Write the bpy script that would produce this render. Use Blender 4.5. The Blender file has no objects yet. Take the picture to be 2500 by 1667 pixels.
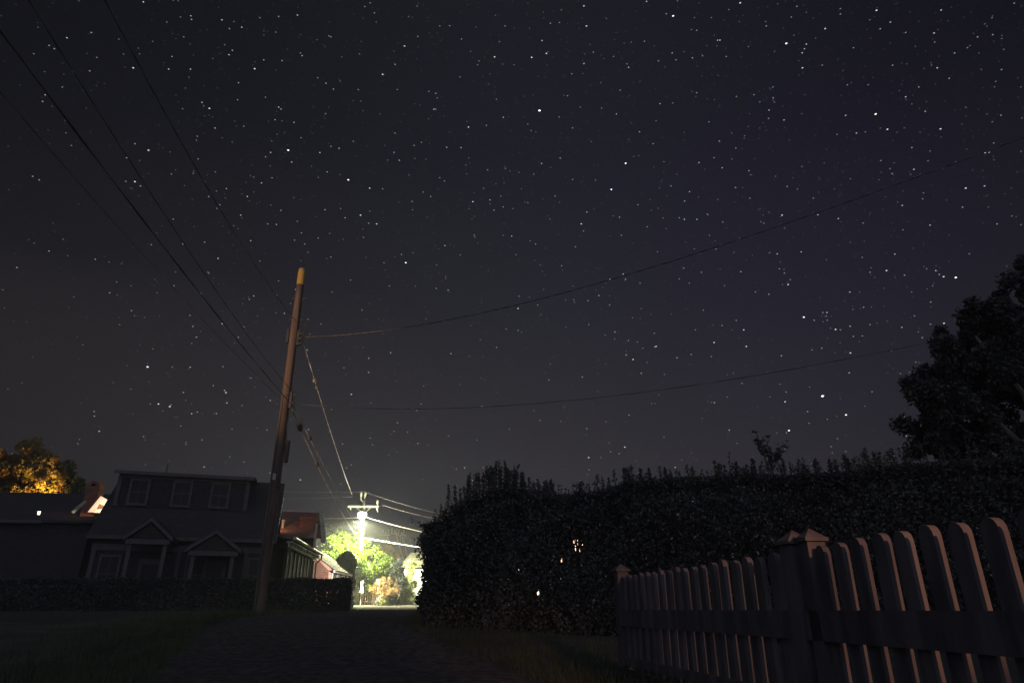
import bpy, math, random
import numpy as np
from mathutils import Vector, Matrix
R = math.radians
random.seed(7); rng = np.random.default_rng(7)
scene = bpy.context.scene
col = scene.collection

# ---------------------------------------------------------------- camera
CAMZ = 0.65; PITCH = R(22.2)
cam = bpy.data.objects.new('camera', bpy.data.cameras.new('camera')); col.objects.link(cam)
cam.location = (0, 0, CAMZ); cam.rotation_euler = (R(90)+PITCH, 0, 0)
cam.data.sensor_width = 36; cam.data.lens = 23.04; cam.data.clip_end = 6000; cam.data.clip_start = 0.05
scene.camera = cam
scene.view_settings.view_transform = 'Standard'; scene.view_settings.look = 'None'
scene.view_settings.exposure = 0; scene.view_settings.gamma = 1

# ---------------------------------------------------------------- world: night sky, added fill glow behind the camera to lift the darks
world = bpy.data.worlds.new('World'); scene.world = world; world.use_nodes = True
wt = world.node_tree; wt.nodes.clear()
def wn(t, **k):
    n = wt.nodes.new(t)
    for a, b in k.items(): setattr(n, a, b)
    return n
def wm(op, a, b=None, c=None, clamp=False):
    n = wn('ShaderNodeMath', operation=op, use_clamp=clamp)
    for i, q in enumerate((a, b, c)):
        if q is None: continue
        if isinstance(q, (int, float)): n.inputs[i].default_value = q
        else: wt.links.new(q, n.inputs[i])
    return n.outputs[0]
tc = wn('ShaderNodeTexCoord'); sep = wn('ShaderNodeSeparateXYZ'); wt.links.new(tc.outputs['Generated'], sep.inputs[0])
X, Y, Z = sep.outputs
ramp = wn('ShaderNodeValToRGB'); wt.links.new(Z, ramp.inputs[0]); cr = ramp.color_ramp
stops = [(0.0, (.047,.042,.046)), (.10, (.040,.0365,.041)), (.24, (.028,.0265,.0325)), (.42, (.0195,.0195,.0265)), (.62, (.0135,.0138,.0200)), (.8, (.0115,.0120,.0170)), (1, (.011,.0115,.016))]
cr.elements[0].position = 0; cr.elements[0].color = (*stops[0][1], 1); cr.elements[1].position = 1; cr.elements[1].color = (*stops[-1][1], 1)
for p, c in stops[1:-1]:
    e = cr.elements.new(p); e.color = (*c, 1)
az = wm('ARCTAN2', X, Y)
g = wm('EXPONENT', wm('MULTIPLY', wm('POWER', wm('DIVIDE', wm('ADD', az, -0.02), 0.62), 2.0), -1.0))
fac = wm('MULTIPLY_ADD', g, 0.56, 0.36)
nz = wn('ShaderNodeTexNoise'); nz.inputs['Scale'].default_value = 3.2; nz.inputs['Detail'].default_value = 3; wt.links.new(tc.outputs['Generated'], nz.inputs['Vector'])
fac = wm('MULTIPLY', fac, wm('MULTIPLY_ADD', nz.outputs[0], .22, .89))
mul = wn('ShaderNodeVectorMath', operation='SCALE'); wt.links.new(ramp.outputs[0], mul.inputs[0]); wt.links.new(fac, mul.inputs['Scale'])
# faint violet band of the Milky Way over the hedge
dirn = wn('ShaderNodeVectorMath', operation='DOT_PRODUCT'); wt.links.new(tc.outputs['Generated'], dirn.inputs[0])
_q = Vector((.44, .80, .42)).normalized(); dirn.inputs[1].default_value = tuple(_q)
mw = wm('EXPONENT', wm('MULTIPLY', wm('SUBTRACT', 1.0, dirn.outputs['Value']), -16.0))
ms = wn('ShaderNodeVectorMath', operation='SCALE'); ms.inputs[0].default_value = (.0028, .0016, .0062); wt.links.new(mw, ms.inputs['Scale'])
rear = wm('SMOOTH_MIN', wm('MULTIPLY', wm('MAXIMUM', wm('MULTIPLY', wm('ADD', Y, .05), -1), 0), 3.0), 1.0, .1)
rs = wn('ShaderNodeVectorMath', operation='SCALE'); rs.inputs[0].default_value = (.215, .225, .31); wt.links.new(rear, rs.inputs['Scale'])
ad0 = wn('ShaderNodeVectorMath', operation='ADD'); wt.links.new(mul.outputs[0], ad0.inputs[0]); wt.links.new(ms.outputs[0], ad0.inputs[1])
add = wn('ShaderNodeVectorMath', operation='ADD'); wt.links.new(ad0.outputs[0], add.inputs[0]); wt.links.new(rs.outputs[0], add.inputs[1])
bg = wn('ShaderNodeBackground'); wt.links.new(add.outputs[0], bg.inputs[0]); bg.inputs[1].default_value = 1.0
out = wn('ShaderNodeOutputWorld'); wt.links.new(bg.outputs[0], out.inputs[0])

# ---------------------------------------------------------------- lamps of the place, and a spot added for the cables
def point(name, loc, power, color, radius=.1):
    l = bpy.data.lights.new(name, 'POINT'); l.energy = power; l.color = color; l.shadow_soft_size = radius
    o = bpy.data.objects.new(name, l); col.objects.link(o); o.location = loc; return o
def spot(name, loc, target, power, color, angle, blend=.5, radius=.1):
    l = bpy.data.lights.new(name, 'SPOT'); l.energy = power; l.color = color; l.spot_size = R(angle); l.spot_blend = blend; l.shadow_soft_size = radius
    o = bpy.data.objects.new(name, l); col.objects.link(o); o.location = loc
    o.rotation_euler = (Vector(target)-Vector(loc)).to_track_quat('-Z', 'Y').to_euler(); return o
LAMP = Vector((-11.50, 51.6, 7.22))
spot('street_lamp_light', LAMP - Vector((0, 0, .30)), LAMP - Vector((0, 0, 5)), 30000, (1.0, .96, .55), 176, .35, .16)
point('street_lamp_bulb_light', LAMP - Vector((0, 0, .30)), 4200, (1.0, .99, .74), .2)
spot('flood_light_on_pole', (-15.5, -3, 1.6), (-5.3, 17.5, 9.2), 14500, (1.0, .62, .38), 22, .5, .1)
spot('added_spot_on_cables', (-15.5, -3, 1.6), (-7.2, 26, 8.9), 70000, (1.0, .66, .42), 17, .3, .1)  # added only to brighten the cables, no lamp stands here
spot('lamp_behind_cottage', (-27.6, 39.3, 6.45), (-30.6, 42.3, 8.0), 2100, (1.0, .60, .20), 88, .5, .15)
spot('lamp_by_gable', (-20.3, 33.9, 5.1), (-23.0, 35.6, 6.7), 300, (1.0, .60, .36), 60, .3, .1)
spot('garden_light_along_fence', (3.15, -1.5, 2.3), (1.58, 4.0, .78), 900, (1.0, .46, .27), 20, .6, .06)
spot('gutter_light_on_roof', (-12.9, 36.9, 4.95), (-11.4, 40.2, 4.9), 40, (1.0, .42, .24), 120, .6, .05)
spot('porch_end_light', (-9.7, 38.7, 2.9), (-11.0, 41.0, 2.0), 620, (1.0, .80, .70), 90, .6, .05)

# ---------------------------------------------------------------- helpers
CP, SP = math.cos(PITCH), math.sin(PITCH)
def ray(u, v):
    x = (u-1250)/1600; y = (833.5-v)/1600
    return (x, CP-y*SP, SP+y*CP)
def P(u, v, d):                       # point seen at (u, v), d metres ahead
    r = ray(u, v); k = d/r[1]
    return Vector((r[0]*k, d, CAMZ+r[2]*k))
def on_plane(u, v, a, b):             # same, on the vertical plane through plan points a, b
    r = ray(u, v); nx, ny = -(b[1]-a[1]), (b[0]-a[0])
    k = (a[0]*nx+a[1]*ny)/(r[0]*nx+r[1]*ny)
    return Vector((r[0]*k, r[1]*k, CAMZ+r[2]*k))
GP = [(-80, 0), (3, 0), (7, .12), (14, .50), (25, .60), (40, .66), (48, .80), (56, 1.0), (75, 1.2), (120, 1.7), (300, 3.5), (1500, 3.5)]
def gz(y):
    return float(np.interp(y, [p[0] for p in GP], [p[1] for p in GP]))

def tag(o, label=None, cat=None, group=None, kind=None):
    for k, v in (('label', label), ('category', cat), ('group', group), ('kind', kind)):
        if v: o[k] = v
    return o
def empty(name, loc, rz=0, label=None, cat=None, group=None):
    o = bpy.data.objects.new(name, None); col.objects.link(o); o.location = loc; o.rotation_euler = (0, 0, rz); o.empty_display_size = .1
    return tag(o, label, cat, group)

class MB:
    def __init__(s): s.v = []; s.f = []
    def add(s, vs, fs):
        n = len(s.v); s.v += [tuple(p) for p in vs]; s.f += [tuple(i+n for i in f) for f in fs]; return s
    def box(s, x0, x1, y0, y1, z0, z1):
        return s.add([(x0,y0,z0),(x1,y0,z0),(x1,y1,z0),(x0,y1,z0),(x0,y0,z1),(x1,y0,z1),(x1,y1,z1),(x0,y1,z1)],
                     [(3,2,1,0),(4,5,6,7),(0,1,5,4),(1,2,6,5),(2,3,7,6),(3,0,4,7)])
    def prism(s, pts, d):             # polygon extruded along vector d
        n = len(pts); d = Vector(d); a = [Vector(p) for p in pts]
        return s.add(a+[p+d for p in a], [tuple(range(n))[::-1], tuple(range(n, 2*n))]+[(i, (i+1) % n, (i+1) % n+n, i+n) for i in range(n)])
    def bar(s, a, b, w, h, up=(0, 0, 1)):   # square bar between two points
        a, b = Vector(a), Vector(b); t = (b-a).normalized(); x = t.cross(Vector(up))
        if x.length < 1e-4: x = Vector((1, 0, 0))
        x.normalize(); y = x.cross(t).normalized()
        q = [x*w/2+y*h/2, -x*w/2+y*h/2, -x*w/2-y*h/2, x*w/2-y*h/2]
        return s.prism([a+p for p in q], b-a)
    def tube(s, pts, r, n=8, cap=True, oval=1.0, twist=0.0):
        pts = [Vector(p) for p in pts]; m = len(pts); rs = r if isinstance(r, (list, tuple)) else [r]*m
        rings = []; L = 0; prev = None
        for i, p in enumerate(pts):
            t = (pts[min(i+1, m-1)]-pts[max(i-1, 0)]).normalized()
            ref = Vector((0, 0, 1)) if abs(t.z) < .9 else Vector((1, 0, 0))
            if prev is not None and abs(t.dot(prev)) < .95: ref = prev
            x = t.cross(ref).normalized(); y = x.cross(t).normalized(); prev = y.copy() if abs(t.z) >= .0 else None
            if i: L += (p-pts[i-1]).length
            a0 = L*twist
            ring = []
            for k in range(n):
                a = 2*math.pi*k/n
                c, q = math.cos(a)*rs[i], math.sin(a)*rs[i]*oval
                ring.append(p + x*(c*math.cos(a0)-q*math.sin(a0)) + y*(c*math.sin(a0)+q*math.cos(a0)))
            rings.append(ring)
        vs = [q for r_ in rings for q in r_]; fs = []
        for i in range(m-1):
            for k in range(n):
                a, b = i*n+k, i*n+(k+1) % n; fs.append((a, b, b+n, a+n))
        if cap: fs += [tuple(range(n))[::-1], tuple((m-1)*n+k for k in range(n))]
        return s.add(vs, fs)
    def build(s, name, m, parent=None, smooth=False):
        me = bpy.data.meshes.new(name); me.from_pydata(s.v, [], s.f); me.materials.append(m)
        if smooth: me.polygons.foreach_set('use_smooth', [True]*len(me.polygons))
        me.update(); o = bpy.data.objects.new(name, me); col.objects.link(o)
        if parent: o.parent = parent
        return o

def np_mesh(name, V, nper, m, parent=None, colors=None):
    """V: (N*nper,3) array of separate polygons with nper corners each"""
    me = bpy.data.meshes.new(name); nv = len(V); nf = nv//nper
    me.vertices.add(nv); me.vertices.foreach_set('co', V.astype(np.float32).ravel())
    me.loops.add(nv); me.loops.foreach_set('vertex_index', np.arange(nv, dtype=np.int32))
    me.polygons.add(nf); me.polygons.foreach_set('loop_start', np.arange(0, nv, nper, dtype=np.int32))
    me.polygons.foreach_set('loop_total', np.full(nf, nper, dtype=np.int32))
    if colors is not None:
        ca = me.color_attributes.new('Col', 'FLOAT_COLOR', 'CORNER'); ca.data.foreach_set('color', np.repeat(colors, nper, axis=0).astype(np.float32).ravel())
    me.update(calc_edges=True); me.validate(); me.materials.append(m)
    o = bpy.data.objects.new(name, me); col.objects.link(o)
    if parent: o.parent = parent
    return o

def leaf_polys(C, size, aspect=.5, up=0.0):
    """one bent leaf of two rhombus halves (a 4-corner kite) per centre"""
    n = len(C)
    t = rng.normal(size=(n, 3)); t[:, 2] += up; t /= np.linalg.norm(t, axis=1, keepdims=True)
    q = rng.normal(size=(n, 3)); b = np.cross(t, q); b /= np.linalg.norm(b, axis=1, keepdims=True)
    nn = np.cross(t, b)
    s = size*rng.uniform(.6, 1.25, (n, 1)); w = s*aspect
    V = np.stack([C-t*s*.5, C+b*w*.5-t*s*.05+nn*w*.12, C+t*s*.5, C-b*w*.5-t*s*.05+nn*w*.12], axis=1)
    return V.reshape(-1, 3)
def leaf_obj(name, C, size, m, parent=None, aspect=.5, up=0.0):
    return np_mesh(name, leaf_polys(np.asarray(C), size, aspect, up), 4, m, parent)
def ell_clumps(cen, rad, nclump, nleaf, cr_, shell=.55, flat=1.0):
    """leaf centres: clumps scattered through an ellipsoid, each a fuzzy ball of leaves"""
    cen = np.array(cen, float); rad = np.array(rad, float)
    d = rng.normal(size=(nclump, 3)); d /= np.linalg.norm(d, axis=1, keepdims=True)
    k = rng.uniform(shell, 1, (nclump, 1))**.6
    cc = cen+d*k*rad
    cs = cr_*rng.uniform(.55, 1.35, (nclump, 1))
    idx = rng.integers(0, nclump, nleaf)
    e = rng.normal(size=(nleaf, 3)); e /= np.linalg.norm(e, axis=1, keepdims=True)
    e *= rng.uniform(0, 1, (nleaf, 1))**.45
    e[:, 2] *= flat
    return cc[idx]+e*cs[idx], cc

# ---------------------------------------------------------------- materials
def mat(name, c1, c2=None, scale=4.0, rough=.8, bump=0.0, metallic=0.0, detail=6, spec=.3, stretch=(1, 1, 1), bscale=None):
    m = bpy.data.materials.new(name); m.use_nodes = True; nt = m.node_tree; b = nt.nodes['Principled BSDF']
    b.inputs['Roughness'].default_value = rough; b.inputs['Metallic'].default_value = metallic; b.inputs['Specular IOR Level'].default_value = spec
    b.inputs['Base Color'].default_value = (*c1, 1)
    if c2 or bump:
        t = nt.nodes.new('ShaderNodeTexCoord'); mp = nt.nodes.new('ShaderNodeMapping'); mp.inputs['Scale'].default_value = stretch
        nt.links.new(t.outputs['Object'], mp.inputs[0])
        n = nt.nodes.new('ShaderNodeTexNoise'); n.inputs['Scale'].default_value = scale; n.inputs['Detail'].default_value = detail; nt.links.new(mp.outputs[0], n.inputs['Vector'])
        if c2:
            r = nt.nodes.new('ShaderNodeValToRGB'); r.color_ramp.elements[0].position = .36; r.color_ramp.elements[1].position = .66
            r.color_ramp.elements[0].color = (*c1, 1); r.color_ramp.elements[1].color = (*c2, 1)
            nt.links.new(n.outputs[0], r.inputs[0]); nt.links.new(r.outputs[0], b.inputs['Base Color'])
        if bump:
            n2 = nt.nodes.new('ShaderNodeTexNoise'); n2.inputs['Scale'].default_value = bscale or scale*3; n2.inputs['Detail'].default_value = 5; nt.links.new(mp.outputs[0], n2.inputs['Vector'])
            bp = nt.nodes.new('ShaderNodeBump'); bp.inputs['Strength'].default_value = bump; bp.inputs['Distance'].default_value = .02
            nt.links.new(n2.outputs[0], bp.inputs['Height']); nt.links.new(bp.outputs[0], b.inputs['Normal'])
    return m
def matt(m):
    m.node_tree.nodes['Principled BSDF'].inputs['Specular IOR Level'].default_value = 0; return m
def leafmat(name, c1, c2, scale=1.6, c3=None):
    m = mat(name, c1, c2, scale=scale, rough=.5, spec=.35, detail=9); nt = m.node_tree; b = nt.nodes['Principled BSDF']
    ramp_ = [n for n in nt.nodes if n.type == 'VALTORGB'][0]
    if c3:
        e = ramp_.color_ramp.elements.new(.82); e.color = (*c3, 1)
    tr = nt.nodes.new('ShaderNodeBsdfTranslucent'); mx = nt.nodes.new('ShaderNodeMixShader'); mx.inputs[0].default_value = .3
    nt.links.new(ramp_.outputs[0], tr.inputs[0]); o = nt.nodes['Material Output']
    nt.links.new(b.outputs[0], mx.inputs[1]); nt.links.new(tr.outputs[0], mx.inputs[2]); nt.links.new(mx.outputs[0], o.inputs[0])
    return m
def brickmat(name, c1, c2, mortar, bw=.2, bh=.065, mort=.01, rough=.9, vert='XZ', bumpd=.01):
    m = bpy.data.materials.new(name); m.use_nodes = True; nt = m.node_tree; b = nt.nodes['Principled BSDF']; b.inputs['Roughness'].default_value = rough
    b.inputs['Specular IOR Level'].default_value = .2
    t = nt.nodes.new('ShaderNodeTexCoord'); sp = nt.nodes.new('ShaderNodeSeparateXYZ'); cb = nt.nodes.new('ShaderNodeCombineXYZ')
    nt.links.new(t.outputs['Object'], sp.inputs[0])
    ad = nt.nodes.new('ShaderNodeMath'); ad.operation = 'ADD'; nt.links.new(sp.outputs[0], ad.inputs[0]); nt.links.new(sp.outputs[1], ad.inputs[1])
    nt.links.new(ad.outputs[0], cb.inputs[0]); nt.links.new(sp.outputs[2], cb.inputs[1])
    br = nt.nodes.new('ShaderNodeTexBrick'); nt.links.new(cb.outputs[0], br.inputs[0])
    br.inputs['Color1'].default_value = (*c1, 1); br.inputs['Color2'].default_value = (*c2, 1); br.inputs['Mortar'].default_value = (*mortar, 1)
    br.inputs['Scale'].default_value = 1; br.inputs['Mortar Size'].default_value = mort; br.inputs['Brick Width'].default_value = bw; br.inputs['Row Height'].default_value = bh
    n = nt.nodes.new('ShaderNodeTexNoise'); n.inputs['Scale'].default_value = 9; nt.links.new(t.outputs['Object'], n.inputs['Vector'])
    mx = nt.nodes.new('ShaderNodeMixRGB'); mx.blend_type = 'MULTIPLY'; mx.inputs[0].default_value = .6; nt.links.new(br.outputs[0], mx.inputs[1]); nt.links.new(n.outputs[0], mx.inputs[2])
    nt.links.new(mx.outputs[0], b.inputs['Base Color'])
    bp = nt.nodes.new('ShaderNodeBump'); bp.invert = True; bp.inputs['Distance'].default_value = bumpd; nt.links.new(br.outputs['Fac'], bp.inputs['Height']); nt.links.new(bp.outputs[0], b.inputs['Normal'])
    return m
def emis(name, c, s):
    m = bpy.data.materials.new(name); m.use_nodes = True; nt = m.node_tree; b = nt.nodes['Principled BSDF']
    b.inputs['Base Color'].default_value = (*c, 1); b.inputs['Emission Color'].default_value = (*c, 1); b.inputs['Emission Strength'].default_value = s
    m.cycles.emission_sampling = 'NONE'; return m

M = dict(
 grass_ground = matt(mat('grass_ground', (.045,.050,.044), (.070,.073,.062), 1.2, .95, .8)),
 gravel = matt(mat('gravel', (.040,.038,.040), (.085,.080,.080), 11, .95, 1.0, bscale=55)),
 blade = matt(leafmat('grass_blade', (.045,.055,.035), (.07,.08,.045))),
 privet = leafmat('privet_leaf', (.070,.075,.068), (.100,.105,.092), 1.3),
 dark_leaf = leafmat('dark_leaf', (.046,.050,.047), (.085,.085,.078), 1.2),
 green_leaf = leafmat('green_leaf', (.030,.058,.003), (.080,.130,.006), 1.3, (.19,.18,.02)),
 amber_leaf = leafmat('amber_leaf', (.10,.05,.012), (.19,.15,.02), .9, (.25,.20,.03)),
 olive_leaf = leafmat('olive_leaf', (.05,.05,.02), (.09,.085,.03), 1.5),
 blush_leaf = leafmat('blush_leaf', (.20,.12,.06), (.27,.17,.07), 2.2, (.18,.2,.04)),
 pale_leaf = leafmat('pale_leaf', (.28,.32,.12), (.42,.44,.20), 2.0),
 conifer = leafmat('conifer_needle', (.008,.014,.017), (.018,.026,.028), 2.0),
 bark = mat('bark', (.09,.075,.06), (.15,.13,.11), 6, .95, .8, stretch=(1, 1, .2)),
 pole = mat('pole_wood', (.065,.047,.036), (.165,.118,.085), 7, .9, .7, stretch=(1, 1, .12), bscale=14),
 lamplight_tint = mat('lamplight_tint_wood', (.34,.26,.035), (.44,.26,.10), 5, .95, .6),  # yellow lamplight on the pole top, put into the wood colour
 lamp_pole = mat('lamp_pole_wood', (.16,.155,.095), (.24,.23,.15), 7, .9, .5, stretch=(1, 1, .15)),
 wire = mat('cable_sheath', (.07,.060,.052), (.16,.135,.112), 2.0, .6, spec=.3),
 bare_wire = mat('bare_wire', (.50,.42,.36), (.62,.55,.48), 3, .5),
 iron = mat('dark_iron', (.05,.05,.052), (.08,.075,.07), 12, .6, metallic=.5),
 porcelain = mat('porcelain', (.22,.22,.15), (.28,.28,.19), 5, .3, spec=.5),
 shingle = brickmat('cedar_shingle', (.050,.047,.050), (.066,.060,.063), (.032,.030,.032), .14, .13, .008),
 roof = brickmat('asphalt_roof', (.052,.050,.055), (.062,.060,.064), (.040,.040,.042), .3, .12, .008),
 slat = mat('wood_roof_shingle', (.11,.075,.055), (.20,.12,.085), 7, .9, .4),
 moss_roof = mat('mossy_shingle', (.06,.066,.052), (.15,.145,.11), 5, .95, .8),
 trim = mat('aged_white_trim', (.066,.058,.063), (.085,.076,.080), 5, .7, .2),
 white = mat('white_paint', (.66,.66,.60), (.76,.75,.70), 4, .6, .1),
 greenwhite = mat('grey_green_trim', (.34,.38,.26), (.46,.48,.34), 5, .6, .2),
 pinkwall = brickmat('salmon_shingle', (.34,.20,.16), (.42,.26,.20), (.16,.09,.07), .11, .10, .010),
 pinktrim = mat('salmon_trim', (.50,.33,.25), (.58,.40,.30), 5, .7),
 glass = mat('window_glass', (.03,.03,.034), None, rough=.25, spec=.08),
 brick = brickmat('red_brick', (.30,.095,.05), (.38,.13,.07), (.22,.17,.14)),
 fence = mat('fence_paint', (.048,.045,.048), (.095,.084,.084), 9, .8, .3, stretch=(1, 1, .2)),
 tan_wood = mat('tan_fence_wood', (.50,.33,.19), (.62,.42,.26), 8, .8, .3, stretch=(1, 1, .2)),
 dark_wood = mat('dark_window_band', (.028,.026,.03), (.045,.04,.045), 5, .5),
 cloth = mat('white_canvas', (.70,.70,.72), (.78,.78,.78), 6, .9),
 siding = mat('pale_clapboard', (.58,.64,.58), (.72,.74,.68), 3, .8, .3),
)

# ---------------------------------------------------------------- ground, lane
ys = sorted(set([-60, -30, -10, 0, 1.5] + [p[0] for p in GP if p[0] > 0 and p[0] < 1500] + [2+1.0*i for i in range(60)] + [65+6*i for i in range(12)] + [200, 500, 900]))
xs = [-700, -200, -80, -40, -20, -12, -6, -2, 2, 6, 12, 25, 60, 200, 700]
g_ = MB(); nx = len(xs)
g_.add([(x, y, gz(y)) for y in ys for x in xs], [(j*nx+i, j*nx+i+1, (j+1)*nx+i+1, (j+1)*nx+i) for j in range(len(ys)-1) for i in range(nx-1)])
tag(g_.build('ground', M['grass_ground']), kind='structure')
LC = [(-60, 1.0), (0, -.3), (3, -.6), (7, -1.7), (11.5, -3.3), (16.5, -3.9), (25, -4.3), (35, -5.8), (48, -8.3), (56, -8.8), (70, -7), (120, 0)]
LW = 1.65
def lane_x(y): return float(np.interp(y, [p[0] for p in LC], [p[1] for p in LC]))
l_ = MB(); ly = [y for y in ys if -60 <= y <= 120]; K = 6
for i, y in enumerate(ly):
    w = LW + (.12*math.sin(y*1.7)+.06*math.sin(y*4.1))
    l_.v += [(lane_x(y)-w+2*w*k/K, y, gz(y)+.006) for k in range(K+1)]
for j in range(len(ly)-1):
    for k in range(K): l_.f.append((j*(K+1)+k, j*(K+1)+k+1, (j+1)*(K+1)+k+1, (j+1)*(K+1)+k))
tag(l_.build('lane', M['gravel']), kind='structure')
# loose stones of the lane and grass of the verges, beyond counting
n = 9000; yy = rng.uniform(1.5, 30, n)**1.0; xx = np.array([lane_x(y) for y in yy])+rng.uniform(-LW-.1, LW+.1, n)
S = rng.uniform(.004, .011, n)
C = np.stack([xx, yy, np.array([gz(y) for y in yy])+.008], 1)
ang = rng.uniform(0, 6.28, n); V = []
base = [(1, 0, 0), (.3, .9, .15), (-.8, .5, 0), (-.6, -.7, .1), (.4, -.9, 0)]; top = (0, 0, .9)
tri = []
ca_, sa_ = np.cos(ang), np.sin(ang)
def rp(b): return np.stack([C[:, 0]+S*(b[0]*ca_-b[1]*sa_), C[:, 1]+S*(b[0]*sa_+b[1]*ca_), C[:, 2]+S*b[2]], 1)
rb = [rp(b) for b in base]; rt = rp(top)
V = np.concatenate([np.stack([rb[i], rb[(i+1) % 5], rt], 1) for i in range(5)], 0).reshape(-1, 3)
tag(np_mesh('gravel_stones', V, 3, M['gravel']), 'small loose stones scattered over the gravel lane', 'gravel', kind='stuff')
n = 26000; yy = rng.uniform(0, 1, n)**1.5*30+1.2; side = rng.choice([-1, 1], n)
xx = np.array([lane_x(y) for y in yy])+side*(LW+np.abs(rng.normal(0, 1, n))*1.1-.05)
keep = ~((xx > 12)); xx, yy = xx[keep], yy[keep]; n = len(xx)
zz = np.array([gz(y) for y in yy]); h = rng.uniform(.05, .17, n); a = rng.uniform(0, 6.28, n); w = .005
lean = rng.normal(0, .04, (n, 2))
A = np.stack([xx-w*np.cos(a), yy-w*np.sin(a), zz], 1); B = np.stack([xx+w*np.cos(a), yy+w*np.sin(a), zz], 1); T = np.stack([xx+lean[:, 0], yy+lean[:, 1], zz+h], 1)
tag(np_mesh('grass', np.stack([A, B, T], 1).reshape(-1, 3), 3, M['blade']), 'ragged grass along both edges of the gravel lane', 'grass', kind='stuff')

# ---------------------------------------------------------------- sky: the stars
BR = [(1341,14,3),(1546,37,4),(929,106,3),(879,171,3),(1239,254,5),(1347,60,3),(585,158,3),(1255,123,3),(1221,132,3),(1136,131,3),(1806,100,4),(2011,262,4),(1843,156,3),(2038,297,3),
(1700,7,3),(527,66,2),(690,122,2),(823,206,2),(481,249,3),(1076,292,3),(341,345,3),(662,345,4),(800,413,4),(849,432,3),(828,494,3),(865,514,3),(972,441,2),(1086,463,3),(1335,514,3),(1404,435,4),
(1437,375,4),(1541,427,2),(1628,280,2),(1765,272,2),(1895,66,3),(2013,24,3),(1668,130,2),(1775,200,2),(1946,195,2),(2160,296,3),(2218,432,3),(2290,514,2),(306,156,3),(206,163,2),(310,417,3),
(98,233,2),(104,218,2),(125,112,2),(90,413,2),(39,614,2),(113,576,2),(219,595,2),(252,672,2),(302,713,2),(470,556,2),(615,514,2),(932,603,4),(922,584,2),(1057,585,2),(1089,540,2),(339,842,4),
(443,749,2),(364,927,3),(390,933,3),(330,1002,2),(217,955,2),(519,901,3),(490,885,2),(690,1101,3),(973,886,2),(807,905,3),(790,844,2),(1192,680,2),(1190,708,3),(1235,700,2),(1352,745,2),
(1507,795,3),(1454,825,3),(1503,765,2),(1611,625,2),(1597,757,2),(1640,786,3),(1714,795,3),(1708,757,3),(1790,617,2),(1810,653,3),(1815,642,2),(1846,728,4),(1870,735,2),(1865,803,2),(1889,909,5),
(1803,922,3),(1943,952,4),(1812,988,4),(1806,993,2),(1953,810,3),(1930,757,2),(1919,756,3),(1960,772,2),(1998,745,2),(1998,625,2),(2036,621,3),(2167,635,3),(2195,637,4),(2157,630,2),(2100,725,2),
(2118,775,2),(2075,955,4),(2168,742,3),(2137,744,2),(1900,735,2),(1735,670,2),(1660,510,2),(1722,455,2),(1796,494,3),(1868,455,2),(1808,428,2),(1720,392,2),(1640,362,2),(1600,213,2),(1512,140,2),
(1409,130,2),(1440,147,2),(1285,52,2),(1220,300,2),(1140,228,2),(1117,288,2),(968,327,2),(1010,408,2),(905,350,2),(760,336,2),(632,275,2),(560,290,2),(610,360,2),(455,365,2),(548,190,2),
(395,130,2),(310,330,2),(398,503,2),(420,560,2),(505,470,2),(520,433,2),(645,483,2),(700,560,2),(760,590,2),(835,545,2),(1275,450,2),(1315,412,2),(1340,530,2),(1427,540,2),(1465,470,2),(1500,330,2),
(1560,500,2),(1690,340,2),(1560,640,2),(1470,650,2),(1400,700,2),(1290,610,2),(1230,560,2),(1150,450,2),(1120,390,2),(2050,150,2),(2110,200,2),(2180,180,2),(2245,85,2),(2300,160,2),(2280,80,2),
(2080,75,2),(1960,110,2),(1930,20,2),(1830,15,2),(1760,60,2),(1600,70,2),(1480,95,2),(1060,90,2),(1010,60,2),(985,210,2),(1160,60,2),(860,30,2),(760,85,2),(640,38,2),(440,45,2),(210,75,2),
(1353,1078,2),(1422,1041,2),(1352,1050,3),(1435,1026,3),(1525,1003,2),(1240,965,2),(1095,1010,2),(1170,985,2),(1048,1076,2),(1085,1103,2),(1110,1073,2),(1030,1000,2),(620,1085,2),(560,1060,2),(905,990,2),(850,1005,2)]
SR = 2500.0
pos = []; siz = []; cl = []
TINT = [(1, 1, 1), (.82, .88, 1), (.7, .82, 1), (1, .93, .8), (1, .85, .65)]
def star(u, v, s, e, tint):
    r = Vector(ray(u, v)).normalized(); pos.append(r); siz.append(s); cl.append(tuple(c*e for c in tint))
for (u, v, k) in BR:
    star(u*1.063, v*1.063, {2: .88, 3: 1.12, 4: 1.4, 5: 1.75}[k], {2: .42, 3: .9, 4: 1.6, 5: 2.4}[k], TINT[rng.choice(5, p=[.36, .26, .16, .14, .08])])
for i in range(9500):
    u, v = rng.uniform(-400, 2900), rng.uniform(-500, 1300)
    p = rng.pareto(1.35)
    fade = 1 if u > 350 else .6
    star(u, v, .62+min(p, 4)*.07, min(.7, (.04+.048*p)*fade*(1 if abs(u-1300) < 1000 else .6)), TINT[rng.choice(5, p=[.36, .26, .16, .14, .08])])
pos = np.array(pos); siz = np.array(siz)[:, None]*SR/1600*2500/1024*.5
upv = np.array([0, 0, 1.0]); e1 = np.cross(pos, upv); e1 /= np.linalg.norm(e1, axis=1, keepdims=True); e2 = np.cross(e1, pos)
C = pos*SR
V = np.stack([C+siz*(math.cos(a)*e1*1.32+math.sin(a)*e2*.82) for a in [math.pi/3*k for k in range(6)]], 1).reshape(-1, 3)
sm = bpy.data.materials.new('starlight'); sm.use_nodes = True; nt = sm.node_tree; nt.nodes.clear()
at = nt.nodes.new('ShaderNodeVertexColor'); at.layer_name = 'Col'; em = nt.nodes.new('ShaderNodeEmission'); em.inputs[1].default_value = 1; mo = nt.nodes.new('ShaderNodeOutputMaterial')
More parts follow.
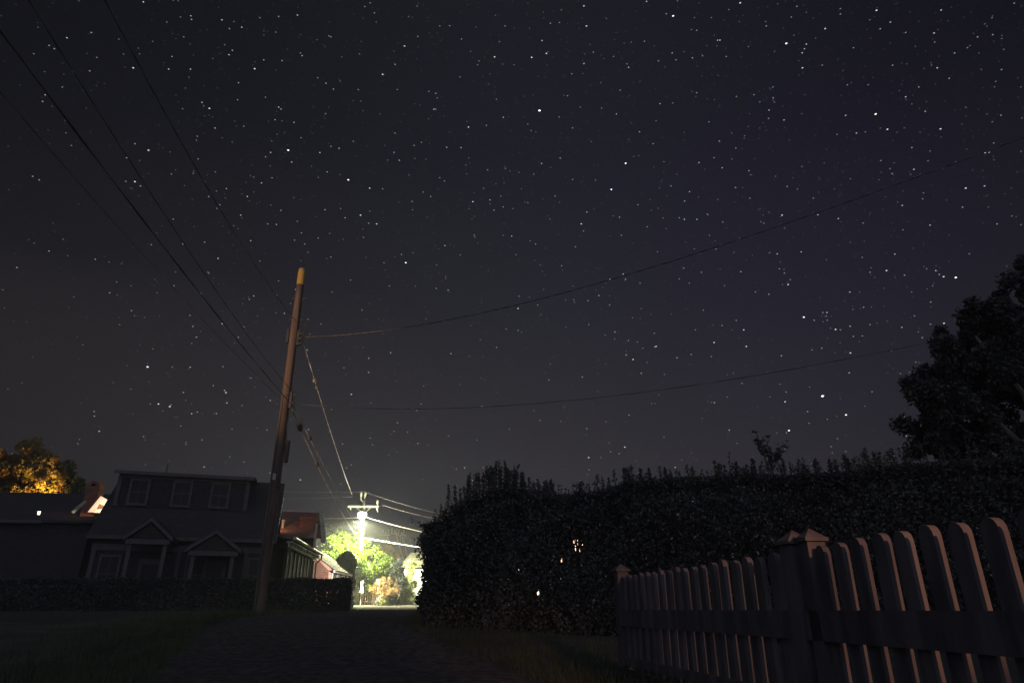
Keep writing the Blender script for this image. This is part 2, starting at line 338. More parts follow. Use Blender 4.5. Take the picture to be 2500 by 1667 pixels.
nt.links.new(at.outputs[0], em.inputs[0]); nt.links.new(em.outputs[0], mo.inputs[0]); sm.cycles.emission_sampling = 'NONE'
tag(np_mesh('sky', V, 6, sm, colors=np.concatenate([np.array(cl), np.ones((len(cl), 1))], 1)), kind='structure')

# ---------------------------------------------------------------- windows, gable helpers
def window(par, x0, x1, z0, z1, y, frame_m, glass_m, bars=(1, 1), t=.09, face='y', depth=.05):
    """window on a wall facing -y (face 'y') or +x (face 'x'; then x0,x1 run along y and y is the wall's x)"""
    f = MB(); g = MB()
    def bx(mb, a0, a1, c0, c1, o0, o1):
        if face == 'y': mb.box(a0, a1, y-o1, y-o0, c0, c1)
        else: mb.box(y+o0, y+o1, a0, a1, c0, c1)
    bx(f, x0-t, x0, z0-t, z1+t, .002, depth); bx(f, x1, x1+t, z0-t, z1+t, .002, depth)
    bx(f, x0, x1, z1, z1+t, .002, depth); bx(f, x0-.0, x1+.0, z0-t, z0, .002, depth+.02)
    zm = (z0+z1)/2
    if bars[1]: bx(f, x0, x1, zm-.02, zm+.02, .002, depth-.01)
    nb = bars[0]
    for i in range(nb):
        xm = x0+(x1-x0)*(i+1)/(nb+1); bx(f, xm-.012, xm+.012, z0, zm-.02 if bars[1] else z1, .002, depth-.015)
        if bars[1]: bx(f, xm-.012, xm+.012, zm+.02, z1, .002, depth-.015)
    bx(g, x0, x1, z0, z1, .002, .012)
    o = f.build('window', frame_m, par); g.build('pane', glass_m, o); return o

# ---------------------------------------------------------------- house with the long dormer
h1 = empty('dormer_house', (-16.7, 28.0, .6), R(18), 'dark shingled cape house with a long shed dormer of three windows and two gabled entrances', 'house')
z = .6
RZ, RY = 5.66, 1.9          # ridge height, position
EZ, EY = 2.75, -1.45        # main eave
XL, XR = -.35, 6.65
w = MB(); w.box(XL+.2, XR-.2, EY+.25, 5.2, -.4, 2.7)
for sx in (XL+.2, XR-.32):    # gable walls
    w.prism([(sx, EY+.25, 2.7), (sx, 5.2, 2.7), (sx, RY, RZ-.16)], (.12, 0, 0))
w.build('wall', M['shingle'], h1)
rf = MB()
def slab(mb, x0, x1, p, q, t=.12):     # roof slab between (y,z) p and q
    mb.prism([(x0, p[0], p[1]), (x0, q[0], q[1]), (x0, q[0], q[1]-t), (x0, p[0], p[1]-t)], (x1-x0, 0, 0))
slab(rf, XL, XR, (EY, EZ), (RY, RZ)); slab(rf, XL, XR, (RY+.004, RZ), (5.5, 2.6))
roof_o = rf.build('roof', M['roof'], h1)
vp = MB(); vp.tube([(1.55, 1.2, 5.4), (1.55, 1.2, 6.15)], [.035, .028], 8); vp.build('vent_pipe', M['iron'], roof_o)
tr = MB()
tr.prism([(XR+.003, EY, EZ+.02), (XR+.003, RY, RZ+.02), (XR+.003, RY, RZ-.16), (XR+.003, EY, EZ-.16)], (.03, 0, 0))
tr.prism([(XR+.003, RY, RZ+.02), (XR+.003, 5.5, 2.62), (XR+.003, 5.5, 2.46), (XR+.003, RY, RZ-.16)], (.03, 0, 0))
tr.box(XL, XR, EY-.03, EY-.002, EZ-.14, EZ); tr.box(XR-.2, XR-.1, -1.25, -1.12, -.4, 2.4)
tr.box(XL+.2, XR-.2, -1.24, -1.202, 2.2, 2.44)
for x in (-.1, 2.95, 5.5): tr.box(x, x+.14, -1.25, -1.202, -.4, 2.2)
tr.build('trim', M['trim'], h1)
# dormer
dm = MB(); dm.box(0, 5.2, 0, 1.7, 3.7, 5.42); d_o = dm.build('dormer', M['shingle'], h1)
dr = MB(); slab(dr, -.18, 5.4, (-.28, 5.50), (RY+.05, RZ+.09), .10); dr.build('dormer_roof', M['roof'], d_o)
dt = MB(); dt.box(-.18, 5.4, -.30, -.283, 5.36, 5.5); dt.box(-.03, 5.23, -.04, -.002, 5.24, 5.36); dt.box(-.03, .13, -.04, -.002, 4.05, 5.24); dt.box(5.07, 5.23, -.04, -.002, 4.05, 5.24)
dt.build('dormer_trim', M['trim'], d_o)
for x in (.45, 2.12, 3.65): window(d_o, x+.10, x+.70, 4.20, 5.13, 0, M['trim'], M['glass'], (1, 1), .1)
# windows of the gable end and the ground floor
window(h1, .2, 1.0, 3.15, 4.25, XR-.198, M['trim'], M['glass'], (1, 1), .09, face='x')
window(h1, 1.6, 2.4, 3.15, 4.25, XR-.198, M['trim'], M['glass'], (1, 1), .09, face='x')
for x in (.3, 3.4, 5.75): window(h1, x, x+.6, .7, 1.95, -1.202, M['trim'], M['glass'], (1, 1), .09)
def portico(x, zt, hw=1.0, name='entrance_hood'):
    y0 = -2.7; zt = zt
    pt = MB()
    for s in (-1, 1):
        pt.prism([(x, y0, zt+.02), (x+s*hw*1.1, y0, zt-.72), (x+s*hw*1.1, y0, zt-.88), (x, y0, zt-.16)], (0, 1.9, 0))
    o = pt.build(name, M['roof'], h1)
    q = MB()
    for s in (-1, 1):
        q.prism([(x, y0-.03, zt-.01), (x+s*hw*1.1, y0-.03, zt-.75), (x+s*hw*1.1, y0-.03, zt-.90), (x, y0-.03, zt-.17)], (0, .026, 0))
        q.box(x+s*hw*.78-.07, x+s*hw*.78+.07, y0+.1, y0+.24, -.4, zt-1.0)
    q.box(x-hw*.98, x+hw*.98, y0+.02, y0+.3, zt-1.0, zt-.82)
    q.build('pediment', M['trim'], o)
    g2 = MB(); g2.prism([(x-hw*.85, y0+.06, zt-.81), (x+hw*.85, y0+.06, zt-.81), (x, y0+.06, zt-.2)], (0, .04, 0)); g2.build('gable', M['shingle'], o)
    d = MB(); d.box(x-.42, x+.42, -1.245, -1.203, .0, 1.9); do = d.build('door', M['trim'], o)
    d = MB(); d.box(x-.3, x+.3, -1.26, -1.247, 1.0, 1.7); d.build('pane', M['glass'], do)
portico(2.05, 3.35, .78); portico(4.42, 2.98, .92)

# ---------------------------------------------------------------- far left house and its brick chimney
h0 = empty('low_cottage', (-27.0, 38.0, .66), R(7), 'low dark roofed cottage with a brightly lit white gable, behind the dormer house', 'house')
w = MB(); w.box(-5.0, 4.2, -2.4, 3.4, -.4, 4.4); w.build('wall', M['shingle'], h0)
rf = MB(); slab(rf, -5.2, 5.0, (-2.7, 4.35), (0, 6.15), .14); slab(rf, -5.2, 5.0, (.004, 6.15), (3.6, 4.2), .14)
r0 = rf.build('roof', M['roof'], h0)
tr = MB(); tr.box(-5.2, 1.9, -2.74, -2.703, 4.18, 4.34); tr.build('trim', M['trim'], h0)
# cross gable, lit
ap = h0.matrix_world
def loc0(u, v, y):                  # into the house's own frame
    p = P(u, v, y)-Vector((-27.0, 38.0, .66)); c, s = math.cos(-R(7)), math.sin(-R(7))
    return Vector((p.x*c-p.y*s, p.x*s+p.y*c, p.z))
A_, B_, C_, D_ = loc0(246, 1210, 34.6), loc0(215, 1250, 34.6), loc0(300, 1250, 34.6), loc0(272, 1210, 34.6)
yw = A_.y
wg = MB(); wg.prism([(B_.x+.18, yw+.06, B_.z), (A_.x+1.3, yw+.06, B_.z), (A_.x, yw+.06, A_.z-.25)], (0, 2.4, 0)); wg.build('gable', M['pinkwall'], h0)
wt_ = MB(); 
wt_.prism([(A_.x, yw, A_.z), (B_.x, yw, B_.z), (B_.x+.30, yw, B_.z), (A_.x, yw, A_.z-.40)], (0, .05, 0))
wt_.prism([(A_.x, yw, A_.z), (A_.x, yw, A_.z-.40), (A_.x+1.3, yw, B_.z), (A_.x+1.6, yw, B_.z)], (0, .05, 0))
wt_.box(B_.x+.3, A_.x+1.3, yw, yw+.05, B_.z-.02, B_.z+.16)
wt_.build('rake_board', M['white'], h0)
ra = loc0(176, 1251, 35.2); rb2 = loc0(209, 1223, 35.6)
rk = MB(); rk.bar(ra, rb2, .1, .14); rk.build('rake_board', M['greenwhite'], h0)
cp = loc0(234, 1190, 36.4)
ch = MB(); ch.box(cp.x-.33, cp.x+.33, cp.y-.3, cp.y+.3, 4.6, cp.z-.15)
arc = [(cp.x+.37*math.cos(a), cp.y-.33, cp.z-.15+.50*math.sin(a)) for a in [math.pi*k/8 for k in range(9)]]
arc_in = [(cp.x+.15*math.cos(a), cp.y-.33, cp.z+.02+.16*math.sin(a)) for a in [math.pi*k/8 for k in range(9)]]
for k in range(8): ch.prism([arc[k], arc[k+1], arc_in[k+1], arc_in[k]], (0, .66, 0))
ch.prism([arc[0], arc_in[0], arc_in[8], arc[8]], (0, .66, 0))
ch.build('chimney', M['brick'], r0)
lt = empty('wall_lantern', P(95, 1252, 34.3), 0, 'tiny glowing lantern under the eave of the low cottage', 'lantern')
b = MB(); b.tube([(0, 0, -.07), (0, 0, .09)], [.05, .06], 8); b.build('lamp_glass', emis('lantern_glow', (1, .8, .5), 6), lt)
b = MB(); b.tube([(0, 0, .09), (0, 0, .15)], [.09, .02], 8); b.box(-.02, .02, 0, .2, .10, .13); b.build('hood', M['iron'], lt)

# ---------------------------------------------------------------- middle house: wooden roof, chimney, sun porch, salmon annexe
H2 = Vector((-11.95, 42.0, .7)); h2 = empty('shingle_roofed_house', H2, R(19), 'red-brown shingle roofed house with square brick chimney and sun porch beside the lane', 'house')
rid = 5.52; slope = .40; run = 5.0; nc = 15
rc = MB()
for i in range(nc):
    y0 = -run*i/nc; y1 = -run*(i+1)/nc-.05
    z0 = rid+slope*y0; z1 = rid+slope*y1
    rc.prism([(-9, y0, z0+.0), (-9, y1, z1+.085), (-9, y1, z1+.015), (-9, y0, z0-.03)], (9.0-.12, 0, 0))
rc.prism([(-9, .002, rid), (-9, 4, rid-1.8), (-9, 4, rid-1.9), (-9, .002, rid-.1)], (8.9, 0, 0))
ro = rc.build('roof', M['slat'], h2)
w = MB(); w.prism([(-8.8, -4.7, -.6), (-8.8, 3.8, -.6), (-8.8, 3.8, 3.5), (-8.8, 0, rid-.2), (-8.8, -4.7, rid-slope*4.7-.2)], (8.4, 0, 0)); w.build('wall', M['shingle'], h2)
tr = MB(); tr.prism([(-.115, .03, rid+.06), (-.115, -run-.05, rid-slope*run+.06), (-.115, -run-.05, rid-slope*run-.22), (-.115, .03, rid-.22)], (.24, 0, 0))
tr.build('rake_board', M['greenwhite'], h2)
tr = MB(); tr.bar((-9, 0, rid+.03), (-.1, 0, rid+.03), .09, .07); tr.build('ridge_cap', M['pinktrim'], ro)
def loc2(p):
    q = p-H2; c, s = math.cos(-R(19)), math.sin(-R(19)); return Vector((q.x*c-q.y*s, q.x*s+q.y*c, q.z))
c0 = loc2(P(737, 1265, 38.5)); c1 = loc2(P(770, 1265, 38.5))
ch = MB(); ch.box(c0.x-.06, c1.x-.02, c0.y-.3, c0.y+.3, 1.6, c0.z); ch.box(c0.x-.12, c1.x+.04, c0.y-.36, c0.y+.36, c0.z-.08, c0.z+.06)
ch.build('chimney', M['brick'], ro)
vp = loc2(P(692, 1272, 38)); q = MB(); q.tube([(vp.x, vp.y, vp.z-.9), (vp.x, vp.y, vp.z)], [.07, .07], 8); q.tube([(vp.x, vp.y, vp.z), (vp.x, vp.y, vp.z+.08)], [.11, .10], 8); q.build('vent_pipe', M['greenwhite'], ro)
cb_ = loc2(P(768, 1325, 36.4)); q = MB(); q.box(cb_.x-.06, cb_.x+.06, cb_.y-.05, cb_.y+.05, cb_.z-.2, cb_.z+1.0); q.build('corner_board', M['pinktrim'], h2)
# sun porch running along the lane
pa, pb = P(697, 1400, 30.0), P(767, 1400, 38.0); pl = (Vector((pb.x, pb.y))-Vector((pa.x, pa.y))).length
sp_ang = math.atan2(pb.y-pa.y, pb.x-pa.x)
pr = empty('sun_porch', (pa.x, pa.y, .64), sp_ang, 'long glazed sun porch with grey-green gutter, in front of the shingle roofed house', 'porch')
EV = 2.86
w = MB(); w.box(0, pl, .06, 3.0, -.2, .55); w.box(0, pl, .06, 3.0, 2.45, EV-.12); w.box(0, pl, .5, 3.0, .55, 2.45); w.build('wall', M['shingle'], pr)
g = MB(); g.box(.0, pl, .12, .14, .55, 2.45); g.build('window_band', M['dark_wood'], pr)
for i in range(9):
    q = MB(); x = .06+(pl-.2)*i/8; q.box(x, x+.05+(.10 if i in (0, 8) else 0), .045, .11, .55, 2.45); q.build('mullion', M['dark_wood'] if 0 < i < 8 else M['shingle'], pr)
q = MB(); q.box(-.05, pl+.05, -.02, .1, .47, .55); q.build('sill', M['greenwhite'], pr)
gt = MB(); gt.tube([(-.3, -.26, EV+.02), (pl+.3, -.26, EV-.02)], .075, 10); gt.box(-.25, pl+.25, -.17, .08, EV-.16, EV-.10); gt.box(-.25, pl+.25, -.05, .0, EV-.34, EV-.165)
for i in range(10): x = .1+(pl-.3)*i/9; gt.box(x, x+.07, -.17, -.05, EV-.26, EV-.165)
gt.build('gutter', M['greenwhite'], pr)
rr = MB(); rr.prism([(-.3, -.2, EV+.05), (-.3, 3.1, EV+.75), (-.3, 3.1, EV+.65), (-.3, -.2, EV-.06)], (pl+.6, 0, 0)); rr.build('roof', M['moss_roof'], pr)
q = MB(); q.tube([(pl+.25, -.26, EV-.05), (pl+.32, -.26, EV-.25), (pl+.25, -.1, EV-.42), (pl+.12, -.03, EV-.5), (pl+.12, -.03, .1)], .04, 8); q.build('downpipe', M['iron'], pr)
q = MB(); q.box(pl-.9, pl-.62, -.1, .1, EV+.12, EV+.24); q.tube([(pl-.76, 0, EV+.20), (pl-.76, -.12, EV+.32)], [.09, .07], 8); q.build('flood_lamp', M['white'], pr)
# annexe
an = empty('salmon_annexe', (-11.9, 41.0, .68), 0, 'small salmon shingled annexe with lean-to roof and white pillared windows', 'annexe')
x1 = 1.24
w = MB(); w.prism([(-2.6, 0, -.2), (x1, 0, -.2), (x1, 0, 2.12), (x1-.8, 0, 2.80), (-2.6, 0, 3.9)], (0, 4.0, 0)); w.build('wall', M['pinkwall'], an)
q = MB()
q.box(x1-.16, x1+.02, -.04, -.003, -.2, 2.1); q.prism([(x1+.02, -.04, 2.14), (x1-.8, -.04, 2.82), (x1-.8, -.04, 2.62), (x1+.02, -.04, 1.92)], (0, .037, 0))
q.prism([(x1-.8, -.04, 2.82), (-2.6, -.04, 3.92), (-2.6, -.04, 3.72), (x1-.8, -.04, 2.62)], (0, .037, 0))
q.build('trim', M['pinktrim'], an)
rr = MB()
rn = 12
for i in range(rn):
    a, b = i/rn, (i+1)/rn+.03
    xa, xb = x1-1.7+a*1.95, x1-1.7+b*1.95; za, zb = 3.40-a*1.30, 3.40-b*1.30
    rr.prism([(xa, -.2, za), (xb, -.2, zb+.04), (xb, -.2, zb), (xa, -.2, za-.04)], (0, 4.5, 0))
rr.build('roof', M['moss_roof'], an)
q = MB(); q.box(x1+.16, x1+.24, -.2, 4.4, 1.96, 2.10); q.build('gutter', M['white'], an)
g = MB(); g.box(x1+.003, x1+.02, .1, 3.9, .7, 1.93); g.build('window_band', M['dark_wood'], an)
for y in (.05, 1.15, 2.45, 3.8):
    q = MB(); ww = .5 if 1 < y < 3 else .12; q.box(x1+.022, x1+.09, y, y+ww, .6, 1.95); q.build('pillar', M['white'], an)

# ---------------------------------------------------------------- near utility pole
PX, PY = -5.90, 16.5
PZ0 = gz(PY)
up = empty('utility_pole', (PX, PY, PZ0), 0, 'tall brown wooden utility pole with top tinted yellow for lamplight standing at the lane edge, nearest pole', 'utility pole')
top = P(738, 657, PY-.0); HT = top.z-PZ0; lx = top.x-PX
def pole_c(h): return Vector((lx*h/HT, 0, h))
def pole_r(h): return .132-.032*h/HT
hs = [-.3]+[HT*.943*i/14 for i in range(15)]
q = MB(); q.tube([pole_c(h) for h in hs], [pole_r(h) for h in hs], 20); shaft = q.build('shaft', M['pole'], up, True)
q = MB(); hh = [HT*.943, HT*.96, HT*.985, HT]; q.tube([pole_c(h) for h in hh], [pole_r(h)+.002 for h in hh[:-1]]+[pole_r(HT)-.012], 20); q.build('lamplight_tint_top', M['lamplight_tint'], up, True)
def pw(h, dx=0, dy=0): return pole_c(h)+Vector((dx, dy, 0))
hA = P(736, 825, PY).z-PZ0; hB = P(712, 985, PY).z-PZ0
q = MB()      # upper rack: clevis, spools and looped tails
q.box(*(pw(hA).x+.10, pw(hA).x+.16), -.04, .04, hA-.22, hA+.22)
for dz in (-.15, 0, .15): q.tube([pw(hA, .16, 0)+Vector((0, 0, dz-.035)), pw(hA, .24, 0)+Vector((0, 0, dz))], [.05, .045], 10)
q.build('cable_rack', M['iron'], up)
q = MB(); c = pw(hA, .2, -.02)
q.tube([c+Vector((0, 0, .05)), c+Vector((-.04, 0, .3)), c+Vector((.02, -.02, .48)), c+Vector((.1, -.03, .42)), c+Vector((.08, 0, .2)), c+Vector((.04, 0, 0))], .012, 6)
q.tube([c+Vector((.02, 0, -.1)), c+Vector((.12, 0, .1)), c+Vector((.14, 0, .25)), c+Vector((.05, .02, .15)), c+Vector((0, 0, -.05))], .011, 6)
q.build('wire_loop', M['iron'], up)
q = MB(); q.box(pw(hA).x-.19, pw(hA).x-.12, -.05, .05, hA-.15, hA+.25); q.build('bracket', M['iron'], up)
q = MB(); q.box(pw(hB).x+.10, pw(hB).x+.17, -.04, .04, hB-.12, hB+.32); q.tube([pw(hB, .1, 0)+Vector((0, 0, .25)), pw(hB, .28, 0)+Vector((0, 0, .25))], .03, 8); q.tube([pw(hB, .1, 0), pw(hB, .25, 0)], .035, 8)
q.build('cable_rack', M['iron'], up)
q = MB(); q.tube([pw(hB, .16, -.02)+Vector((0, 0, -.05)), pw(hB, .13, -.03)+Vector((0, 0, -.6)), pw(hB, .17, -.03)+Vector((0, 0, -1.0)), pw(hB, .14, -.03)+Vector((0, 0, -1.35))], .014, 6)
q.tube([pw(hB, .26, 0)+Vector((0, 0, .25)), pw(hB, .18, -.04)+Vector((0, 0, .0)), pw(hB, .16, -.04)+Vector((0, 0, -.3))], .012, 6)
q.build('drop_wire', M['iron'], up)
q = MB(); q.tube([pw(hB-1.0, .21, -.02), pw(hB-1.55, .21, -.02)], .055, 10); q.build('terminal_canister', M['pole'], up)
q = MB(); q.tube([pw(h, -.035, -pole_r(h)-.006) for h in (0, 1.5, 3, 4.5, 5.3)], .009, 5); q.build('ground_wire', M['iron'], up)
q = MB(); q.box(pw(3.2).x-.03, pw(3.2).x+.05, -pole_r(3.2)-.012, -pole_r(3.2)-.004, 3.1, 3.26); q.build('metal_tag', M['porcelain'], up)
for hh_ in (2.2, 5.9, hA+.55, hA+1.2):
    q = MB(); q.tube([pw(hh_, -.19, 0), pw(hh_, -.17, 0), pw(hh_, .17, 0), pw(hh_, .20, 0)], .016, 6); q.build('through_bolt', M['iron'], up)
q = MB(); q.tube([pw(hB-1.2, .125, -.06), pw(hB-2.2, .135, -.07)], .03, 8); q.build('conduit', M['iron'], up)

# ---------------------------------------------------------------- lit street-lamp pole
sp = empty('street_lamp_pole', (-11.9, 54.0, gz(54)), 0, 'pale wooden pole with crossarm and blazing street lamp at the end of the lane', 'street lamp')
tp = P(893, 1218, 54).z-gz(54); az_ = P(893, 1237, 54).z-gz(54)
q = MB(); q.tube([(0, 0, -.3), (0, 0, 4), (-.05, 0, tp)], [.17, .15, .115], 14); q.build('shaft', M['lamp_pole'], sp, True)
q = MB(); q.box(-1.32, 1.18, -.19, -.07, az_-.07, az_+.08); q.bar((-.62, -.1, az_-.05), (-.02, -.1, az_-.62), .03, .03); q.bar((.55, -.1, az_-.05), (-.02, -.1, az_-.62), .03, .03); q.build('crossarm', M['lamp_pole'], sp)
def insul(x, y, z0, h, name='insulator', s=1.0):
    q = MB(); q.tube([(x, y, z0), (x, y, z0+h*.35), (x, y, z0+h*.4), (x, y, z0+h*.6), (x, y, z0+h*.62), (x, y, z0+h*.85), (x, y, z0+h)], [.03*s, .03*s, .085*s, .06*s, .085*s, .07*s, .03*s], 10); q.build(name, M['porcelain'], sp, True)
insul(-.02, 0, tp, .62, s=1.25); 
q = MB(); q.bar((-.05, 0, tp-.35), (-.33, 0, tp-.02), .08, .08); q.build('bracket', M['lamp_pole'], sp)
insul(-.35, 0, tp-.05, .72, s=1.3); insul(1.05, -.13, az_+.05, .5, s=1.1)
q = MB(); q.tube([(1.05, -.13, az_-.08), (1.12, -.13, az_-.4)], [.08, .04], 8); q.build('cutout_fuse', M['porcelain'], sp)
q = MB(); q.tube([(-1.1, -.13, az_-.08), (-1.05, -.13, az_-.24)], [.05, .03], 8); q.build('cutout_fuse', M['porcelain'], sp)
lz = LAMP.z-gz(54)
q = MB(); q.tube([(-.03, -.1, lz+.30), (.05, -1.0, lz+.62), (LAMP.x+11.9, -2.3, lz+.50)], .035, 8); q.build('lamp_arm', M['iron'], sp)
q = MB(); gx_ = LAMP.x+11.9; q.tube([(gx_, -2.4, lz+.30), (gx_, -2.4, lz+.38), (gx_, -2.4, lz+.56)], [.33, .24, .09], 12); q.build('lamp_housing', M['greenwhite'], sp)
q = MB(); q.tube([(gx_, -2.4, lz+.28), (gx_, -2.4, lz+.16), (gx_, -2.4, lz-.02), (gx_, -2.4, lz-.14), (gx_, -2.4, lz-.20)], [.30, .33, .31, .2, .06], 16); q.build('lamp_globe', emis('lamp_glow', (1, 1, .94), 60), sp, True)

# ---------------------------------------------------------------- cables
def cable(pts, label, a, b, r=.011, m='wire', smax=None, oval=.55, twist=5.0, deg=2, group=None, n=90, s0=None):
    """a, b: plan points of the vertical plane it hangs in; pts: seen points the sag is fitted to; s = fraction along a->b"""
    D = np.array([b[0]-a[0], b[1]-a[1]]); L2 = D@D; S_ = []; Z_ = []
    for (u, v) in pts:
        p = on_plane(u, v, a, b); S_.append(((p.x-a[0])*D[0]+(p.y-a[1])*D[1])/L2); Z_.append(p.z)
    co = np.polyfit(S_, Z_, deg); s0 = S_[0] if s0 is None else s0; s1 = smax if smax is not None else S_[-1]
    line = [(a[0]+D[0]*s, a[1]+D[1]*s, float(np.polyval(co, s))) for s in np.linspace(s0, s1, n)]
    q = MB(); q.tube(line, r, 6, oval=oval, twist=twist); o = q.build('overhead_cable', M[m]); tag(o, label, 'cable', group)
    return [Vector(p) for p in line]
k = 1.063
def sc(l): return [(x*k, y*k) for x, y in l]
pA = (PX+lx*.75+.2, PY); pB = (PX+lx*.55+.2, PY)
cable(sc([(694,752),(668,728),(600,620),(500,480),(430,352),(350,205),(290,95),(262,40)]), 'twisted cable rising from the upper rack to the top left of the sky', pA, (-5.0, 6.1), .009, smax=1.25, twist=7)
cable(sc([(680,905),(640,868),(560,765),(480,640),(400,512),(310,385),(215,245),(160,160)]), 'thin dark cable, second from the right of the four going up left', pB, (-4.6, 5.5), .007, smax=1.2)
cable(sc([(676,935),(650,910),(560,793),(470,685),(350,540),(240,400),(150,268),(100,205),(42,118)]), 'thicker brown-lit cable going up left from the lower rack', pB, (-4.9, 5.0), .011, smax=1.2, twist=2)
cable(sc([(660,930),(645,915),(600,873),(500,775),(400,660),(300,550),(200,445),(150,385)]), 'faint lowest cable of those going up left from the near pole', (PX+lx*.5-.1, PY), (-6.5, 5.5), .006, smax=1.4)
cable(sc([(700,775),(820,765),(950,745),(1130,715),(1300,675),(1480,620),(1640,570),(1800,512),(2000,442),(2200,370),(2352,320)]), 'long twisted cable sweeping from the near pole to the upper right', pA, (8.2, 8.5), .014, smax=1.3, twist=12, deg=3, n=220)
cable(sc([(690,929),(830,936),(960,938),(1180,932),(1400,910),(1640,877),(1850,840),(2000,815),(2150,782)]), 'slack thin cable running from the near pole to the tree at right', pB, (8.2, 11.7), .010, smax=1.12, twist=3, deg=3)
lpA = (-13.0, 54); lpB = (-12.0, 54)
w7 = cable(sc([(697,785),(718,860),(740,930),(765,1010),(790,1085),(815,1150)]), 'rightmost cable descending from the upper rack to the street lamp crossarm', pA, lpA, .018, 'bare_wire', smax=1.0, twist=5, s0=0)
w8 = cable(sc([(680,940),(709,1000),(740,1068),(790,1155),(833,1232)]), 'cable slanting from the lower rack to the lamp pole, right of its pair', pB, lpB, .017, 'bare_wire', smax=1.0, twist=2, s0=0)
w9 = cable(sc([(676,945),(690,985),(725,1065),(760,1135),(797,1195),(827,1238)]), 'cable slanting from the lower rack to the lamp pole, left of its pair', pB, (-12.4, 54), .017, 'bare_wire', smax=1.0, twist=2, s0=0)
cable(sc([(697,1000),(730,1070),(770,1150),(812,1215)]), 'faint thin cable hanging between the pair that leads to the lamp pole', pB, (-12.2, 54), .008, 'bare_wire', smax=1.0, twist=0, s0=0)
# splice closures hanging on the cables
def closure(line, s, ln, r, label):
    i = int(s*(len(line)-1)); p = line[i]; t = (line[i+1]-line[i]).normalized()
    e = empty('splice_closure', p, 0, label, 'cable splice', 'splices on the overhead cables')
    q = MB(); q.tube([-t*ln/2, -t*ln*.4, t*ln*.4, t*ln/2], [r*.4, r, r, r*.4], 10); q.build('sleeve', M['iron'], e)
    q = MB(); q.tube([-t*ln*.6+Vector((0, 0, -.03)), Vector((0, 0, r+.035)), t*ln*.6+Vector((0, 0, -.03))], .012, 6); q.build('jumper', M['iron'], e)
def sfrac(line, v):      # where the line is seen at height v
    best = min(range(len(line)-1), key=lambda i: abs((833.5-v)/1600-((line[i].z-CAMZ)*CP-line[i].y*SP)/((line[i].z-CAMZ)*SP+line[i].y*CP)))
    return best/(len(line)-1)
closure(w7, sfrac(w7, 931), .16, .07, 'upper small black splice on the rightmost descending cable')
closure(w7, sfrac(w7, 951), .22, .06, 'lower knobbly black splice on the rightmost descending cable')
closure(w9, sfrac(w9, 1040), .5, .075, 'long black splice sleeve close beside the near pole')
closure(w8, sfrac(w8, 1068), .3, .05, 'black splice with looped wire, right of the long sleeve')
closure(w9, sfrac(w9, 1132), .45, .06, 'lowest black splice on the left descending cable')
# cables through the lamp pole
def span(p, q_, sag, r, label, m='bare_wire', n=24):
    q = MB(); pts = [p.lerp(q_, t)+Vector((0, 0, -4*sag*t*(1-t))) for t in [i/(n-1) for i in range(n)]]
    q.tube(pts, r, 6); tag(q.build('overhead_cable', M[m]), label, 'cable')
sx = -11.95
span(P(893, 1262, 54), P(1130, 1318, 45), .1, .019, 'bright cable from just under the lamp to behind the big hedge')
span(P(893, 1262, 54), P(700, 1262, 62), .12, .016, 'bright cable running left from under the lamp behind the shingle roof')
span(P(890, 1313, 54), P(1060, 1341, 46), .02, .036, 'thick bright cable bundle low on the lamp pole, going right')
span(P(890, 1313, 54), P(740, 1309, 62), .02, .024, 'thick bright cable low on the lamp pole, going left')
span(P(889, 1200, 54), P(1110, 1262, 48), .12, .006, 'upper of two hair-thin wires leading right from the pole top')
span(P(933, 1232, 53.9), P(1110, 1275, 48), .1, .005, 'lower of two hair-thin wires leading right from the crossarm')
span(P(889, 1200, 54), P(600, 1196, 70), .1, .008, 'hair-thin upper wire leading left from the top of the lamp pole')
span(P(862, 1212, 54), P(600, 1216, 70), .1, .008, 'hair-thin lower wire leading left past the lamp pole')

# distant leaning poles
for i, (a, b, lab) in enumerate([((942, 1297), (958, 1350), 'leftmost of three thin distant poles by the hedge'), ((963, 1293), (983, 1360), 'middle and tallest of three thin distant poles by the hedge'), ((980, 1297), (992, 1350), 'rightmost of three thin distant poles by the hedge')]):
    A_, B_ = P(a[0], a[1], 84), P(b[0], b[1], 84)
    t = (B_-A_); B_ = A_+t*((A_.z-gz(84)+.2)/(A_.z-B_.z))
    e = empty('distant_pole', B_, 0, lab, 'utility pole', 'thin poles far down the lane')
    q = MB(); q.tube([Vector((0, 0, 0)), A_-B_], [.12, .09], 8); q.build('shaft', M['pinktrim'], e)
    for s in (-1, 1):
        q = MB(); p = A_-B_+Vector((s*.3, 0, 0)); q.bar(p+Vector((0, 0, -.5)), p+Vector((0, 0, .25)), .09, .09); q.build('insulator', M['pinktrim'], e)
    q = MB(); p = A_-B_+Vector((0, 0, -.45)); q.bar(p-Vector((.55, 0, 0)), p+Vector((.55, 0, 0)), .1, .1); q.build('crossarm', M['pinktrim'], e)

# ---------------------------------------------------------------- plants
def core(C0, C1, r0, r1, m, parent, name='inner_branches', seed=0):
    """an ordinary tangle of woody stems standing inside a hedge or crown"""
def stems(parent, base, tips, r, m='bark', name='trunk'):
    q = MB(); rr = random.Random(len(tips)+int(r*1000))
    for t in tips:
        t = Vector(t); b = Vector(base); mid = b.lerp(t, .5)+Vector((rr.uniform(-.12, .12), rr.uniform(-.12, .12), rr.uniform(0, .15)))*t.length*.3
        q.tube([b, b.lerp(mid, .5), mid, t], [r, r*.75, r*.5, r*.12], 6)
    return q.build(name, M[m], parent, True)

